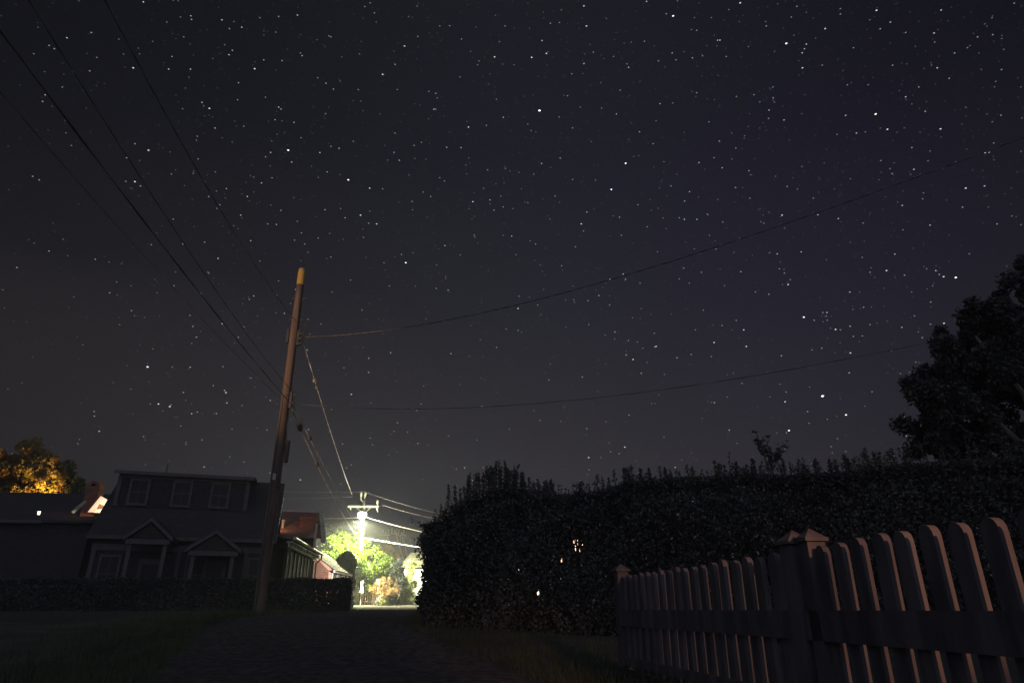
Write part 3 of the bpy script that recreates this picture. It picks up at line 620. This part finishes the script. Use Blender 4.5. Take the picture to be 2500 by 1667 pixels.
# big privet hedge
HA, HB = (-1.55, 11.6), (7.5, 7.0)
prof = [(1006,1335),(1012,1306),(1022,1284),(1036,1272),(1050,1262),(1064,1242),(1090,1222),(1118,1212),(1140,1200),(1165,1188),(1203,1180),(1240,1180),(1270,1186),(1310,1192),(1370,1194),(1440,1186),(1500,1170),(1530,1160),(1570,1158),(1640,1150),(1700,1150),(1760,1143),(1830,1142),(1890,1145),(1960,1140),(2040,1137),(2120,1125),(2200,1115),(2300,1108),(2480,1095),(2700,1090),(3000,1090)]
hp = [on_plane(u, v, HA, HB) for u, v in prof]
hd = Vector((HB[0]-HA[0], HB[1]-HA[1], 0)); HL = hd.length; hd.normalize(); hn = Vector((-hd.y, hd.x, 0))   # hn: away from the camera
hs_ = np.array([(p-Vector((HA[0], HA[1], 0))).dot(hd) for p in hp]); hz_ = np.array([p.z for p in hp])
hs_[0] = min(hs_[0], 0)
def htop(s): return np.interp(s, hs_, hz_)
hedge = empty('tall_hedge', (HA[0]+hd.x*4, HA[1]+hd.y*4, gz(9)), 0, 'huge overgrown privet hedge, a black mass with ragged shoots across the middle', 'hedge')
ho = np.array(hedge.location)
HD = 1.5
def hpos(s, d, z): return np.stack([HA[0]+hd.x*s+hn.x*d, HA[1]+hd.y*s+hn.y*d, z], 1)
HMAX = 9.6
holes = [(1406, 1320, 9, 10), (1411, 1338, 8, 14), (1309, 1446, 10, 6), (1300, 1455, 7, 7), (1371, 1368, 4, 4), (1268, 1392, 3, 3)]
def carve(Cw):       # leaf gaps: straight openings through the hedge
    keep = np.ones(len(Cw), bool)
    z = Cw[:, 2]-CAMZ; f_ = z*SP+Cw[:, 1]*CP; U = 1250+1600*Cw[:, 0]/f_; Vv = 833.5-1600*(z*CP-Cw[:, 1]*SP)/f_
    for (u, v, a, b) in holes: keep &= (((U-u)/a)**2+((Vv-v)/b)**2 > 1) | (rng.uniform(0, 1, len(Cw)) < .10)
    return Cw[keep]
n = 95000
s = rng.uniform(0, HMAX, n); T_ = htop(s); zz = .3+(T_-.3)*rng.uniform(0, 1, n)**.8
d = np.where(rng.uniform(0, 1, n) < .6, np.abs(rng.normal(0, .13, n)), rng.uniform(0, HD, n))
bul = .16*np.sin(s*1.7+zz*1.3)*np.sin(zz*2.3-s*.6)+.10*np.sin(s*4.3-zz*3.1)+.07*np.sin(zz*7+s*3.9)*np.sin(s*7.7)+.04*np.sin(s*17+zz*13)
d = d+bul*.9; lowend = (s < .25) & (rng.uniform(0, 1, n) < .3)
Cw = hpos(s, d, zz)
top_round = (T_-zz) < .22*(np.abs(d-HD/2)/HD*2)**2*1.5
Cw = Cw[~top_round]
# end face at the lane
m_ = 34000; dz = rng.uniform(0, HD, m_); se = np.abs(rng.normal(0, .16, m_)); z_ = .3+rng.uniform(0, 1, m_)*(htop(se*.6)-.32); se = se+.04*np.sin(z_*6)+.03*np.sin(z_*14+dz*4)
Cw = np.concatenate([Cw, hpos(se, dz, z_)])
# top skin
m_ = 22000; s2 = rng.uniform(0.05, HMAX, m_); d2 = rng.uniform(0, HD, m_); Cw = np.concatenate([Cw, hpos(s2, d2, htop(s2)-np.abs(rng.normal(0, .07, m_))-.10*(np.abs(d2-HD/2)/HD*2)**2)])
# shoots standing above the top
stem_q = MB()
sh = []
def shoot(s, d, h, nl, bend=0.0):
    b0 = Vector((HA[0]+hd.x*s+hn.x*d, HA[1]+hd.y*s+hn.y*d, float(htop(s))-.12)); bx, by = rng.normal(0, .10, 2)
    tip = b0+Vector((bx*h+bend*h, by*h, h+.12))
    stem_q.tube([b0, b0.lerp(tip, .5), tip], [.005, .004, .002], 4)
    t = np.linspace(.1, 1.02, nl)[:, None]; c = np.array(b0)+(np.array(tip)-np.array(b0))*t
    for _ in range(4): sh.append(c+rng.normal(0, .021, c.shape)*(1.5-t*1.0))
def s_at(u, v): return (on_plane(u, v, HA, HB)-Vector((HA[0], HA[1], 0))).dot(hd)
# named tall ones as in the photo
for (u, vt) in [(1098,1178),(1112,1182),(1125,1165),(1137,1170),(1150,1153),(1158,1160),(1166,1146),(1176,1125),(1182,1135),(1188,1140),(1198,1142),(1206,1128),(1212,1119),(1218,1122),(1216,1135),(1228,1138),(1238,1130),(1241,1142),(1248,1150),(1260,1148),(1262,1152),(1288,1160),(1306,1167),(1330,1170),(1338,1170),(1400,1171),(1462,1156),(1518,1134),(1524,1128),(1534,1138),(1512,1142),(1556,1135),(1585,1140),(1620,1135),(1680,1132),(1745,1120),(1757,1125),(1800,1125),(1845,1122),(1905,1125),(1960,1118),(2000,1118),(2035,1112),(2068,1105),(2075,1108),(2118,1092),(2150,1100),(2185,1092),(2215,1090)]:
    s0_ = s_at(u, vt+40); zt = on_plane(u, vt, HA, HB).z; hh_ = max(.06, zt-float(htop(s0_)))
    for r_ in range(2): shoot(s0_+rng.normal(0, .03), rng.uniform(-.02, .35), hh_*rng.uniform(.8, 1.0), int(9+hh_*60))
for i in range(420):
    shoot(rng.uniform(.15, HMAX), rng.uniform(0, HD), abs(rng.normal(0, .07))+.03, 7)
for i in range(110):     # side twigs at the lane end
    z_ = rng.uniform(1.2, htop(.0)); b0 = np.array([HA[0], HA[1], z_])+np.array([hn.x, hn.y, 0])*rng.uniform(0, HD)
    tip = b0+np.array([-rng.gamma(1.6, .07)-.03, rng.normal(0, .05), rng.uniform(-.04, .14)])
    t = np.linspace(0, 1, 9)[:, None]
    sh.append(b0+(tip-b0)*t+rng.normal(0, .02, (9, 3))); sh.append(b0+(tip-b0)*t+rng.normal(0, .025, (9, 3)))
Cw = carve(Cw)
leaf_obj('foliage', Cw-ho, .058, M['privet'], hedge, .55)
leaf_obj('shoots', np.concatenate(sh)-ho, .044, M['privet'], hedge, .5)
for v_ in range(len(stem_q.v)): stem_q.v[v_] = tuple(np.array(stem_q.v[v_])-ho)
stem_q.tube([(HA[0]+hd.x*t+hn.x*.6-ho[0], HA[1]+hd.y*t+hn.y*.6-ho[1], float(htop(t))-.3-ho[2]) for t in np.linspace(.2, HMAX-.2, 40)], .02, 5)
stem_q.build('shoot_stems', M['bark'], hedge)
q = MB()          # woody inside of the hedge, a lattice of close stems that closes the view through it
rr = random.Random(3)
for i in range(150):
    s = .2+i*(HMAX-.3)/150; dd = rr.uniform(.5, 1.1); b = Vector((HA[0]+hd.x*s+hn.x*dd, HA[1]+hd.y*s+hn.y*dd, .2)); tz = float(htop(s))-.25
    t = b+Vector((rr.uniform(-.25, .25), rr.uniform(-.2, .2), 0)); t.z = tz; mid = b.lerp(t, .5)+Vector((rr.uniform(-.1, .1), rr.uniform(-.1, .1), 0))
    q.tube([b-Vector(ho), mid-Vector(ho), t-Vector(ho)], [.03, .022, .008], 5)
q.build('branches', M['bark'], hedge)
# far leaves that fill the back of the hedge
m_ = 30000; s2 = rng.uniform(.1, HMAX, m_); Cb = carve(hpos(s2, HD*.75+rng.normal(0, .1, m_), .3+(htop(s2)-.45)*rng.uniform(0, 1, m_)))
leaf_obj('back_foliage', Cb-ho, .085, M['privet'], hedge, .7)

# warm garden lanterns glowing through the gaps of the hedge
glow = emis('warm_glow', (1, .62, .38), 3.0)
for (u, v, dd, sz, lab) in [(1411, 1338, 13.2, .16, 'tall warm lantern glowing through the upper gap of the tall hedge'), (1306, 1455, 13.6, .14, 'warm lantern glowing through the lowest gap of the tall hedge'), (1371, 1368, 13.4, .06, 'small warm lantern between the other two behind the tall hedge'), (1268, 1392, 13.4, .04, 'tiny warm lantern left of the others behind the tall hedge')]:
    p = P(u, v, dd); e = empty('garden_lantern', (p.x, p.y, gz(dd)), 0, lab, 'lantern', 'lanterns behind the tall hedge'); hz = p.z-gz(dd)
    q = MB(); q.tube([(0, 0, hz-sz*.9), (0, 0, hz), (0, 0, hz+sz*.9)], [sz*.5, sz*.7, sz*.5], 10); q.build('lamp_glass', glow, e)
    q = MB(); q.tube([(0, 0, 0), (0, 0, hz-sz*.9)], .02, 6); q.build('post', M['iron'], e)
    q = MB(); q.tube([(0, 0, hz+sz*.92), (0, 0, hz+sz*1.4)], [sz*.8, sz*.1], 8); q.build('cap', M['iron'], e)

# sprig shrub rising over the hedge
bp_ = P(1880, 1150, 11.2); e = empty('young_tree', (bp_.x, bp_.y, gz(11.2)), 0, 'slender young tree with a few leafy twigs poking above the tall hedge', 'tree')
q = MB(); sprig = []
for tipuv in [(1846, 1052), (1853, 1075), (1862, 1085), (1876, 1098), (1900, 1098), (1918, 1083), (1912, 1086), (1885, 1105), (1868, 1065)]:
    t = P(*tipuv, 11.2+rng.uniform(-.2, .2)); b0 = bp_+Vector((rng.uniform(-.05, .05), 0, 0))
    q.tube([b0-e.location, (b0.lerp(t, .5)+Vector((.02, 0, .03)))-e.location, t-e.location], [.012, .008, .003], 5)
    tt = np.linspace(.45, 1.03, 16)[:, None]; sprig.append(np.array(b0)+(np.array(t)-np.array(b0))*tt+rng.normal(0, .035, (16, 3)))
q.tube([(0, 0, 0), bp_-e.location], [.035, .014], 7); q.build('trunk', M['bark'], e)
leaf_obj('crown', np.concatenate(sprig)-np.array(e.location), .12, M['dark_leaf'], e, .4)

# big tree at the right edge
tb = Vector((8.6, 8.8, gz(8.8))); e = empty('large_tree', tb, 0, 'large dark leafy tree filling the right edge of the view', 'tree')
def crown_from_px(lst, dist, nl, cr_, leaf, m, e, aspect=.5, spread=1.0, flat=1.0, name='crown'):
    cs = []
    for (u, v, r, w_) in lst:
        c = P(u, v, dist+rng.uniform(-1, 1)*spread); rm = r/1600*dist
        q_, cc = ell_clumps(c, (rm, rm, rm), max(3, int(w_*14)), int(nl*w_), cr_, .3, flat); cs.append(q_)
    C_ = np.concatenate(cs)
    return leaf_obj(name, C_-np.array(e.location), leaf, m, e, aspect), C_
lst = [(2370,1010,80,1.4),(2310,1020,45,.8),(2268,1000,24,.35),(2262,965,26,.3),(2240,955,12,.12),(2300,940,40,.5),(2325,880,40,.6),(2312,850,18,.2),(2400,860,70,1.1),(2370,800,26,.4),(2450,810,70,1.8),(2420,900,50,1.2),(2380,930,45,1),(2395,765,22,.25),(2430,745,26,.35),(2480,755,55,.7),(2520,700,45,.5),(2500,660,24,.2),(2600,690,80,1.0),(2490,1000,110,2),(2430,1100,100,1.6),(2340,1085,50,.8),(2295,1085,28,.35),(2245,1075,14,.12),(2225,1045,12,.08),(2208,1035,7,.05),(2560,900,150,2),(2600,1150,150,2),(2680,780,160,2),
 (2222,935,7,.05),(2290,840,8,.06),(2300,812,7,.05),(2352,775,8,.06),(2378,745,8,.06),(2462,690,9,.06),(2262,915,8,.06),(2232,1100,8,.06)]
crown_from_px(lst, 8.8, 5200, .13, .085, M['dark_leaf'], e, .42, .5)
stems(e, (0, 0, 0), [P(u, v, 8.8)-tb for u, v in [(2350, 950), (2450, 750), (2560, 660), (2420, 1050), (2300, 1000), (2600, 900), (2380, 820)]], .16)
# lit amber tree far left
tb = Vector((-30.5, 42, gz(42))); e = empty('amber_lit_tree', tb, 0, 'autumn-coloured tree lit amber from below, behind the low cottage at far left', 'tree')
lst = [(75,1150,52,2),(110,1190,45,1.6),(30,1165,45,1.6),(70,1110,32,.8),(90,1100,24,.5),(25,1215,45,1.4),(75,1210,45,1.3),(10,1130,30,.7),(110,1140,30,.8),(0,1190,50,1.2),(-50,1170,60,1.4),(15,1250,30,.5)]
crown_from_px(lst, 42, 3200, .42, .20, M['amber_leaf'], e, .6, 1.2)
stems(e, (0, 0, 0), [P(u, v, 42)-tb for u, v in [(75, 1160), (30, 1170), (110, 1190), (80, 1120), (10, 1200)]], .2)
tb = Vector((-27.6, 42.5, gz(42.5))); e = empty('dark_olive_tree', tb, 0, 'dim olive tree just right of the amber tree, behind the cottage ridge', 'tree')
crown_from_px([(160,1160,26,.8),(168,1190,32,1.2),(150,1200,30,1),(185,1205,20,.5),(160,1135,16,.3),(155,1225,30,1)], 42.5, 2600, .35, .15, M['olive_leaf'], e, .5, .8)
stems(e, (0, 0, 0), [P(u, v, 42.5)-tb for u, v in [(160, 1160), (172, 1190), (150, 1195)]], .12)

# dark box hedge and clipped yew left of the lane
def block_hedge(name, x0, x1, y0, y1, zt, m, label, nl, leaf, cat='hedge'):
    e = empty(name, ((x0+x1)/2, (y0+y1)/2, gz((y0+y1)/2)), 0, label, cat); c0 = np.array(e.location)
    nA = nl
    face = rng.integers(0, 4, nA); a = rng.uniform(0, 1, (nA, 3)); j = np.abs(rng.normal(0, .05, nA)); zb = gz(y0)-.1
    Xc = x0+a[:, 0]*(x1-x0); Yc = y0+a[:, 1]*(y1-y0); Zc = zb+a[:, 2]*(zt-zb)
    Yc = np.where(face <= 1, y0+j, Yc); Xc = np.where(face == 2, x1-j, Xc); Zc = np.where(face == 3, zt-j+.04*np.sin(Xc*4), Zc)
    C_ = np.stack([Xc, Yc, Zc], 1)+rng.normal(0, .02, (nA, 3))
    leaf_obj('foliage', C_-c0, leaf, m, e, .6)
    q = MB()
    for i in range(int((x1-x0)*5)+3):
        x = x0+.1+(x1-x0-.2)*random.random(); y = y0+.1+(y1-y0-.2)*random.random()
        q.tube([(x-c0[0], y-c0[1], -.1), (x+random.uniform(-.1, .1)-c0[0], y-c0[1], (zt-c0[2])*.6), (x+random.uniform(-.1, .1)-c0[0], y-c0[1], zt-c0[2]-.08)], [.02, .014, .005], 5)
    q.tube([(x0+.1-c0[0], 0, .02), (0, 0, .03), (x1-.1-c0[0], 0, .02)], .04, 5); q.build('branches', M['bark'], e)
block_hedge('box_hedge', -20.0, -5.85, 24.4, 25.4, 1.62, M['dark_leaf'], 'low clipped dark hedge along the front of the houses', 110000, .095)
tb = Vector((P(841, 1420, 46.5).x, 46.5, gz(46.5))); e = empty('clipped_yew', tb, 0, 'tall round-topped clipped dark shrub rising behind the salmon annexe', 'shrub')
n = 34000; a = rng.uniform(0, 6.28, n); zz = rng.uniform(0, 3.5, n); rad = .74*np.sqrt(np.clip(1-np.clip((zz-2.6)/.9, 0, 1)**2, 0, 1))*(.9+.1*np.sin(zz*5))
rad = rad*np.clip(1.02-np.abs(rng.normal(0, .22, n)), .1, 1.2)
leaf_obj('foliage', np.stack([rad*np.cos(a)*1.0, rad*np.sin(a), zz], 1), .13, M['conifer'], e, .6)
stems(e, (0, 0, 0), [(0, 0, 3.2), (.25, 0, 2.9), (-.25, .1, 2.8)], .07)

# lit greenery around the street lamp
def bush(name, lst, dist, nl, cr_, leaf, m, label, cat='shrub', aspect=.5, spread=.8, base=None, r=.08, group=None):
    cx = sum(P(u, v, dist).x*w_ for u, v, r_, w_ in lst)/sum(w_ for *_, w_ in lst)
    tb = Vector((cx if base is None else base, dist, gz(dist))); e = empty(name, tb, 0, label, cat, group)
    crown_from_px(lst, dist, nl, cr_, leaf, m, e, aspect, spread)
    stems(e, (0, 0, 0), [P(u, v, dist)-tb for u, v, r_, w_ in lst], r); return e
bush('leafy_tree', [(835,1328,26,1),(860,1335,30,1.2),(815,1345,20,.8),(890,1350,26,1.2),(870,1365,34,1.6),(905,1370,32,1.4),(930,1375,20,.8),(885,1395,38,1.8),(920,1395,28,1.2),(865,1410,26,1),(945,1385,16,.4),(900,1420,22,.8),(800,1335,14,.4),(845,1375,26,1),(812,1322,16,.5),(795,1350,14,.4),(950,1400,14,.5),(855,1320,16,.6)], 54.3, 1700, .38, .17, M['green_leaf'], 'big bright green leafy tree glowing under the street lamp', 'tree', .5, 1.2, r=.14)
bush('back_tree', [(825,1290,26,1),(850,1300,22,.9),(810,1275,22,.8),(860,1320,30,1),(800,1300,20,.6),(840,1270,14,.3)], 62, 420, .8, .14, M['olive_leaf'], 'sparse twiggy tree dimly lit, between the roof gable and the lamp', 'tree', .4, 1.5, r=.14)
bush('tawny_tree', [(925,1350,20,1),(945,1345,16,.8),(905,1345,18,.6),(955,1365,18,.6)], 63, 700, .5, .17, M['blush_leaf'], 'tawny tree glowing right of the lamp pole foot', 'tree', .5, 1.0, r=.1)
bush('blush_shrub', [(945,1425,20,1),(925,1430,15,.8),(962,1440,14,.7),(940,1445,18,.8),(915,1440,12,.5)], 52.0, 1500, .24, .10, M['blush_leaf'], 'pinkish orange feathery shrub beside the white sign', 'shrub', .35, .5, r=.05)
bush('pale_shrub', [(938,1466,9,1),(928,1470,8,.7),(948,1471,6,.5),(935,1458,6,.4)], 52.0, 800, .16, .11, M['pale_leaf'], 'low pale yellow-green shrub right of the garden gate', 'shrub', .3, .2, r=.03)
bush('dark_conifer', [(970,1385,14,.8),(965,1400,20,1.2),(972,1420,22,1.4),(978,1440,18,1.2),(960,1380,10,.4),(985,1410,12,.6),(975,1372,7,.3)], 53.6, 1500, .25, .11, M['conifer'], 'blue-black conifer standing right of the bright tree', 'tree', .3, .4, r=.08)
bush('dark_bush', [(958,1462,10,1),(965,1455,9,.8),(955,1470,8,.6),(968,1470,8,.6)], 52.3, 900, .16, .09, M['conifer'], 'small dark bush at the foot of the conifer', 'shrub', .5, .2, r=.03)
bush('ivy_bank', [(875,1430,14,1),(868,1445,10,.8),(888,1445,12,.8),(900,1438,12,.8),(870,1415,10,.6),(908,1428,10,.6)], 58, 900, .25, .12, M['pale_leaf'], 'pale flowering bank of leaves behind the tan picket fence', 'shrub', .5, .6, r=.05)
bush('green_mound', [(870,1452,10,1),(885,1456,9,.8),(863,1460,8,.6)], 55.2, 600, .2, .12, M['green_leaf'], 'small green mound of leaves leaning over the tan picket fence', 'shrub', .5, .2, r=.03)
# far wood
C_, _ = ell_clumps((-14, 96, 3.0), (26, 5, 3.6), 160, 26000, 1.6, .2)
tag(leaf_obj('far_wood', C_, .4, M['olive_leaf'], None, .6), 'far low band of dark trees beyond the end of the lane', 'woods', kind='stuff')

# tan picket fence, gate, sign, parasol, pale cottage
def picket_fence(name, p0, p1, h, pitch, w_, t_, m, label, rails, post_every=None, rail_h=.07, arch=0.0, rail_front=True):
    d = Vector((p1[0]-p0[0], p1[1]-p0[1])); L = d.length; ang = math.atan2(d.y, d.x)
    e = empty(name, (p0[0], p0[1], 0), ang, label, 'fence'); nP = int(L/pitch)
    for i in range(nP):
        x = (i+.5)*L/nP; yw_ = p0[1]+d.y*x/L; g0 = gz(yw_); ht = h+arch*math.sin(math.pi*i/max(1, nP-1))+random.uniform(-.012, .012)
        lean_ = random.uniform(-.012, .012)
        pts = [(x-w_/2, -t_/2, g0+.03), (x+w_/2, -t_/2, g0+.03), (x+w_/2+lean_, -t_/2, ht-w_*.55)]+[(x+lean_+w_/2*math.cos(a), -t_/2, ht-w_*.55+w_*.55*math.sin(a)) for a in [math.pi*k/8 for k in range(1, 8)]]+[(x-w_/2+lean_, -t_/2, ht-w_*.55)]
        q = MB(); q.prism(pts[::-1], (0, t_, 0)); q.build('picket', m, e)
    for (za, zb) in rails:
        q = MB(); y0_ = (-t_/2-.032, -t_/2-.003) if not rail_front else (t_/2+.003, t_/2+.032)
        q.box(0, L, y0_[0], y0_[1], za, zb); q.build('rail', m, e)
    return e
def post(par, x, y, g0, h, w_, m, name='post'):
    q = MB(); q.box(x-w_/2, x+w_/2, y-w_/2, y+w_/2, g0-.1, h); o = q.build(name, m, par)
    q = MB(); c = w_*.65
    q.box(x-c, x+c, y-c, y+c, h+.002, h+.022)
    q.add([(x-c*.9, y-c*.9, h+.023), (x+c*.9, y-c*.9, h+.023), (x+c*.9, y+c*.9, h+.023), (x-c*.9, y+c*.9, h+.023), (x, y, h+.023+w_*.5)], [(0, 1, 4), (1, 2, 4), (2, 3, 4), (3, 0, 4)])
    q.build('post_cap', m, o); return o
fa, fb = P(852, 1476, 54.0), P(911, 1476, 54.0); g0 = gz(54.0)
f = picket_fence('tan_picket_fence', (fa.x, 54.0), (fb.x, 54.0), g0+1.0, .17, .075, .02, M['tan_wood'], 'sunny tan picket fence at the end of the lane under the lamp', [(g0+.2, g0+.28), (g0+.72, g0+.8)])
post(f, (fb-fa).length, 0, g0, g0+1.05, .12, M['tan_wood'])
gx = P(921, 1470, 54).x; e = empty('garden_gate', (gx, 54.0, g0), 0, 'pale arched garden gate between the tan fence and the shrubs', 'gate')
q = MB()
for i in range(7):
    x = -.27+i*.09; q.box(x-.035, x+.035, -.012, .012, .08, .72)
q.build('board_panel', M['white'], e)
q = MB(); q.tube([(.34*math.cos(a), 0, .80+.16*math.sin(a)) for a in [math.pi*k/10 for k in range(11)]], .035, 6); q.box(-.32, .32, -.04, -.014, .2, .27); q.build('gate_frame', M['white'], e)
for s in (-1, 1):
    q = MB(); q.box(s*.38-.05, s*.38+.05, -.05, .05, 0, .86); q.build('post', M['white'], e)
sb = P(922, 1440, 52.5); e = empty('white_sign', (sb.x, 52.5, gz(52.5)), 0, 'blank-looking white rounded sign on a slim post by the pinkish shrub', 'sign')
za = P(922, 1420, 52.5).z-gz(52.5); q = MB(); ww, hh_ = .15, .22
q.prism([(ww*math.copysign(abs(math.cos(a))**.5, math.cos(a)), -.01, za+hh_*math.copysign(abs(math.sin(a))**.5, math.sin(a))) for a in [2*math.pi*k/20 for k in range(20)]], (0, .025, 0)); q.build('sign_board', M['white'], e)
q = MB(); q.box(-.03, .03, .017, .06, 0, za+.1); q.build('post', M['white'], e)
ub = P(883, 1436, 53.2); e = empty('closed_parasol', (ub.x, 53.2, gz(53.2)), 0, 'folded white garden parasol behind the tan fence', 'parasol')
zt = P(883, 1417, 53.2).z-gz(53.2); q = MB(); q.tube([(0, 0, zt-.85), (.02, 0, zt-.6), (0, 0, zt-.38), (.02, 0, zt-.1), (.02, 0, zt)], [.17, .10, .09, .13, .03], 10); q.build('canopy', M['cloth'], e)
q = MB(); q.tube([(0, 0, 0), (0, 0, zt)], .022, 8); q.build('pole', M['white'], e)
wx0, wx1 = P(984, 1440, 58).x, P(1120, 1440, 58).x
e = empty('pale_cottage', (wx0, 58, gz(58)), R(-14), 'overexposed pale cottage at the lane end beside the tall hedge', 'house')
q = MB(); q.box(0, 6.0, 0, 4, -.3, 2.9)
for i in range(17): q.box(-.012, 6.01, -.02, -.002, .0+i*.17, .015+i*.17+.02)
q.build('wall', M['siding'], e)
q = MB(); q.prism([(-.3, -.3, 2.85), (6.3, -.3, 2.85), (6.3, 2.0, 4.1), (-.3, 2.0, 4.1)], (0, 0, .12)); q.prism([(-.3, 4.3, 2.85), (6.3, 4.3, 2.85), (6.3, 2.004, 4.1), (-.3, 2.004, 4.1)], (0, 0, .12)); q.build('roof', M['moss_roof'], e)
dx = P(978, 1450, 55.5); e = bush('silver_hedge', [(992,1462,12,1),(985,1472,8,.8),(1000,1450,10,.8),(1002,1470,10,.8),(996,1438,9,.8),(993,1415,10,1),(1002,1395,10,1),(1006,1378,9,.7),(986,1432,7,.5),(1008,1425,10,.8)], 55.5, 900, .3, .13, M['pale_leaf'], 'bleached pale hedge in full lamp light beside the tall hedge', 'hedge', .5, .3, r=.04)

# ---------------------------------------------------------------- near picket fence on the right
FH = .96
s0 = on_plane(1505, 1404, (0, 7.0), (1, 7.0)); F0 = (1.10, 7.0); F1 = (1.60, 3.85); F2 = (1.82, 1.7)
rails = [(.48, .645), (.12, .2)]
fe = picket_fence('picket_fence', F0, F1, FH, .165, .085, .036, M['fence'], 'weathered picket fence section from the far pointed post to the gate post', [(.50, .645), (.16, .23)], rail_front=False)
fl = math.dist(F0, F1)
post(fe, 0, 0, gz(7), 1.0, .11, M['fence']); post(fe, fl-.02, 0, 0, .985, .12, M['fence'])
fe2 = picket_fence('picket_fence', F1, F2, FH+.01, .165, .085, .036, M['fence'], 'nearest picket fence section with orange-lit edges, right of the gate post', [(.50, .645), (.16, .23)], rail_front=False)
post(fe2, .16, .0, 0, .985, .10, M['fence'])

# ---------------------------------------------------------------- night air
hz = MB(); hz.box(-120, 120, -20, 130, -1.0, 14.0)
hm = bpy.data.materials.new('night_haze'); hm.use_nodes = True; nt = hm.node_tree; nt.nodes.clear()
pv = nt.nodes.new('ShaderNodeVolumePrincipled'); pv.inputs['Color'].default_value = (.9, .95, 1, 1); pv.inputs['Density'].default_value = .0012; pv.inputs['Anisotropy'].default_value = .3
mo = nt.nodes.new('ShaderNodeOutputMaterial'); nt.links.new(pv.outputs[0], mo.inputs['Volume'])
tag(hz.build('haze', hm), kind='stuff')
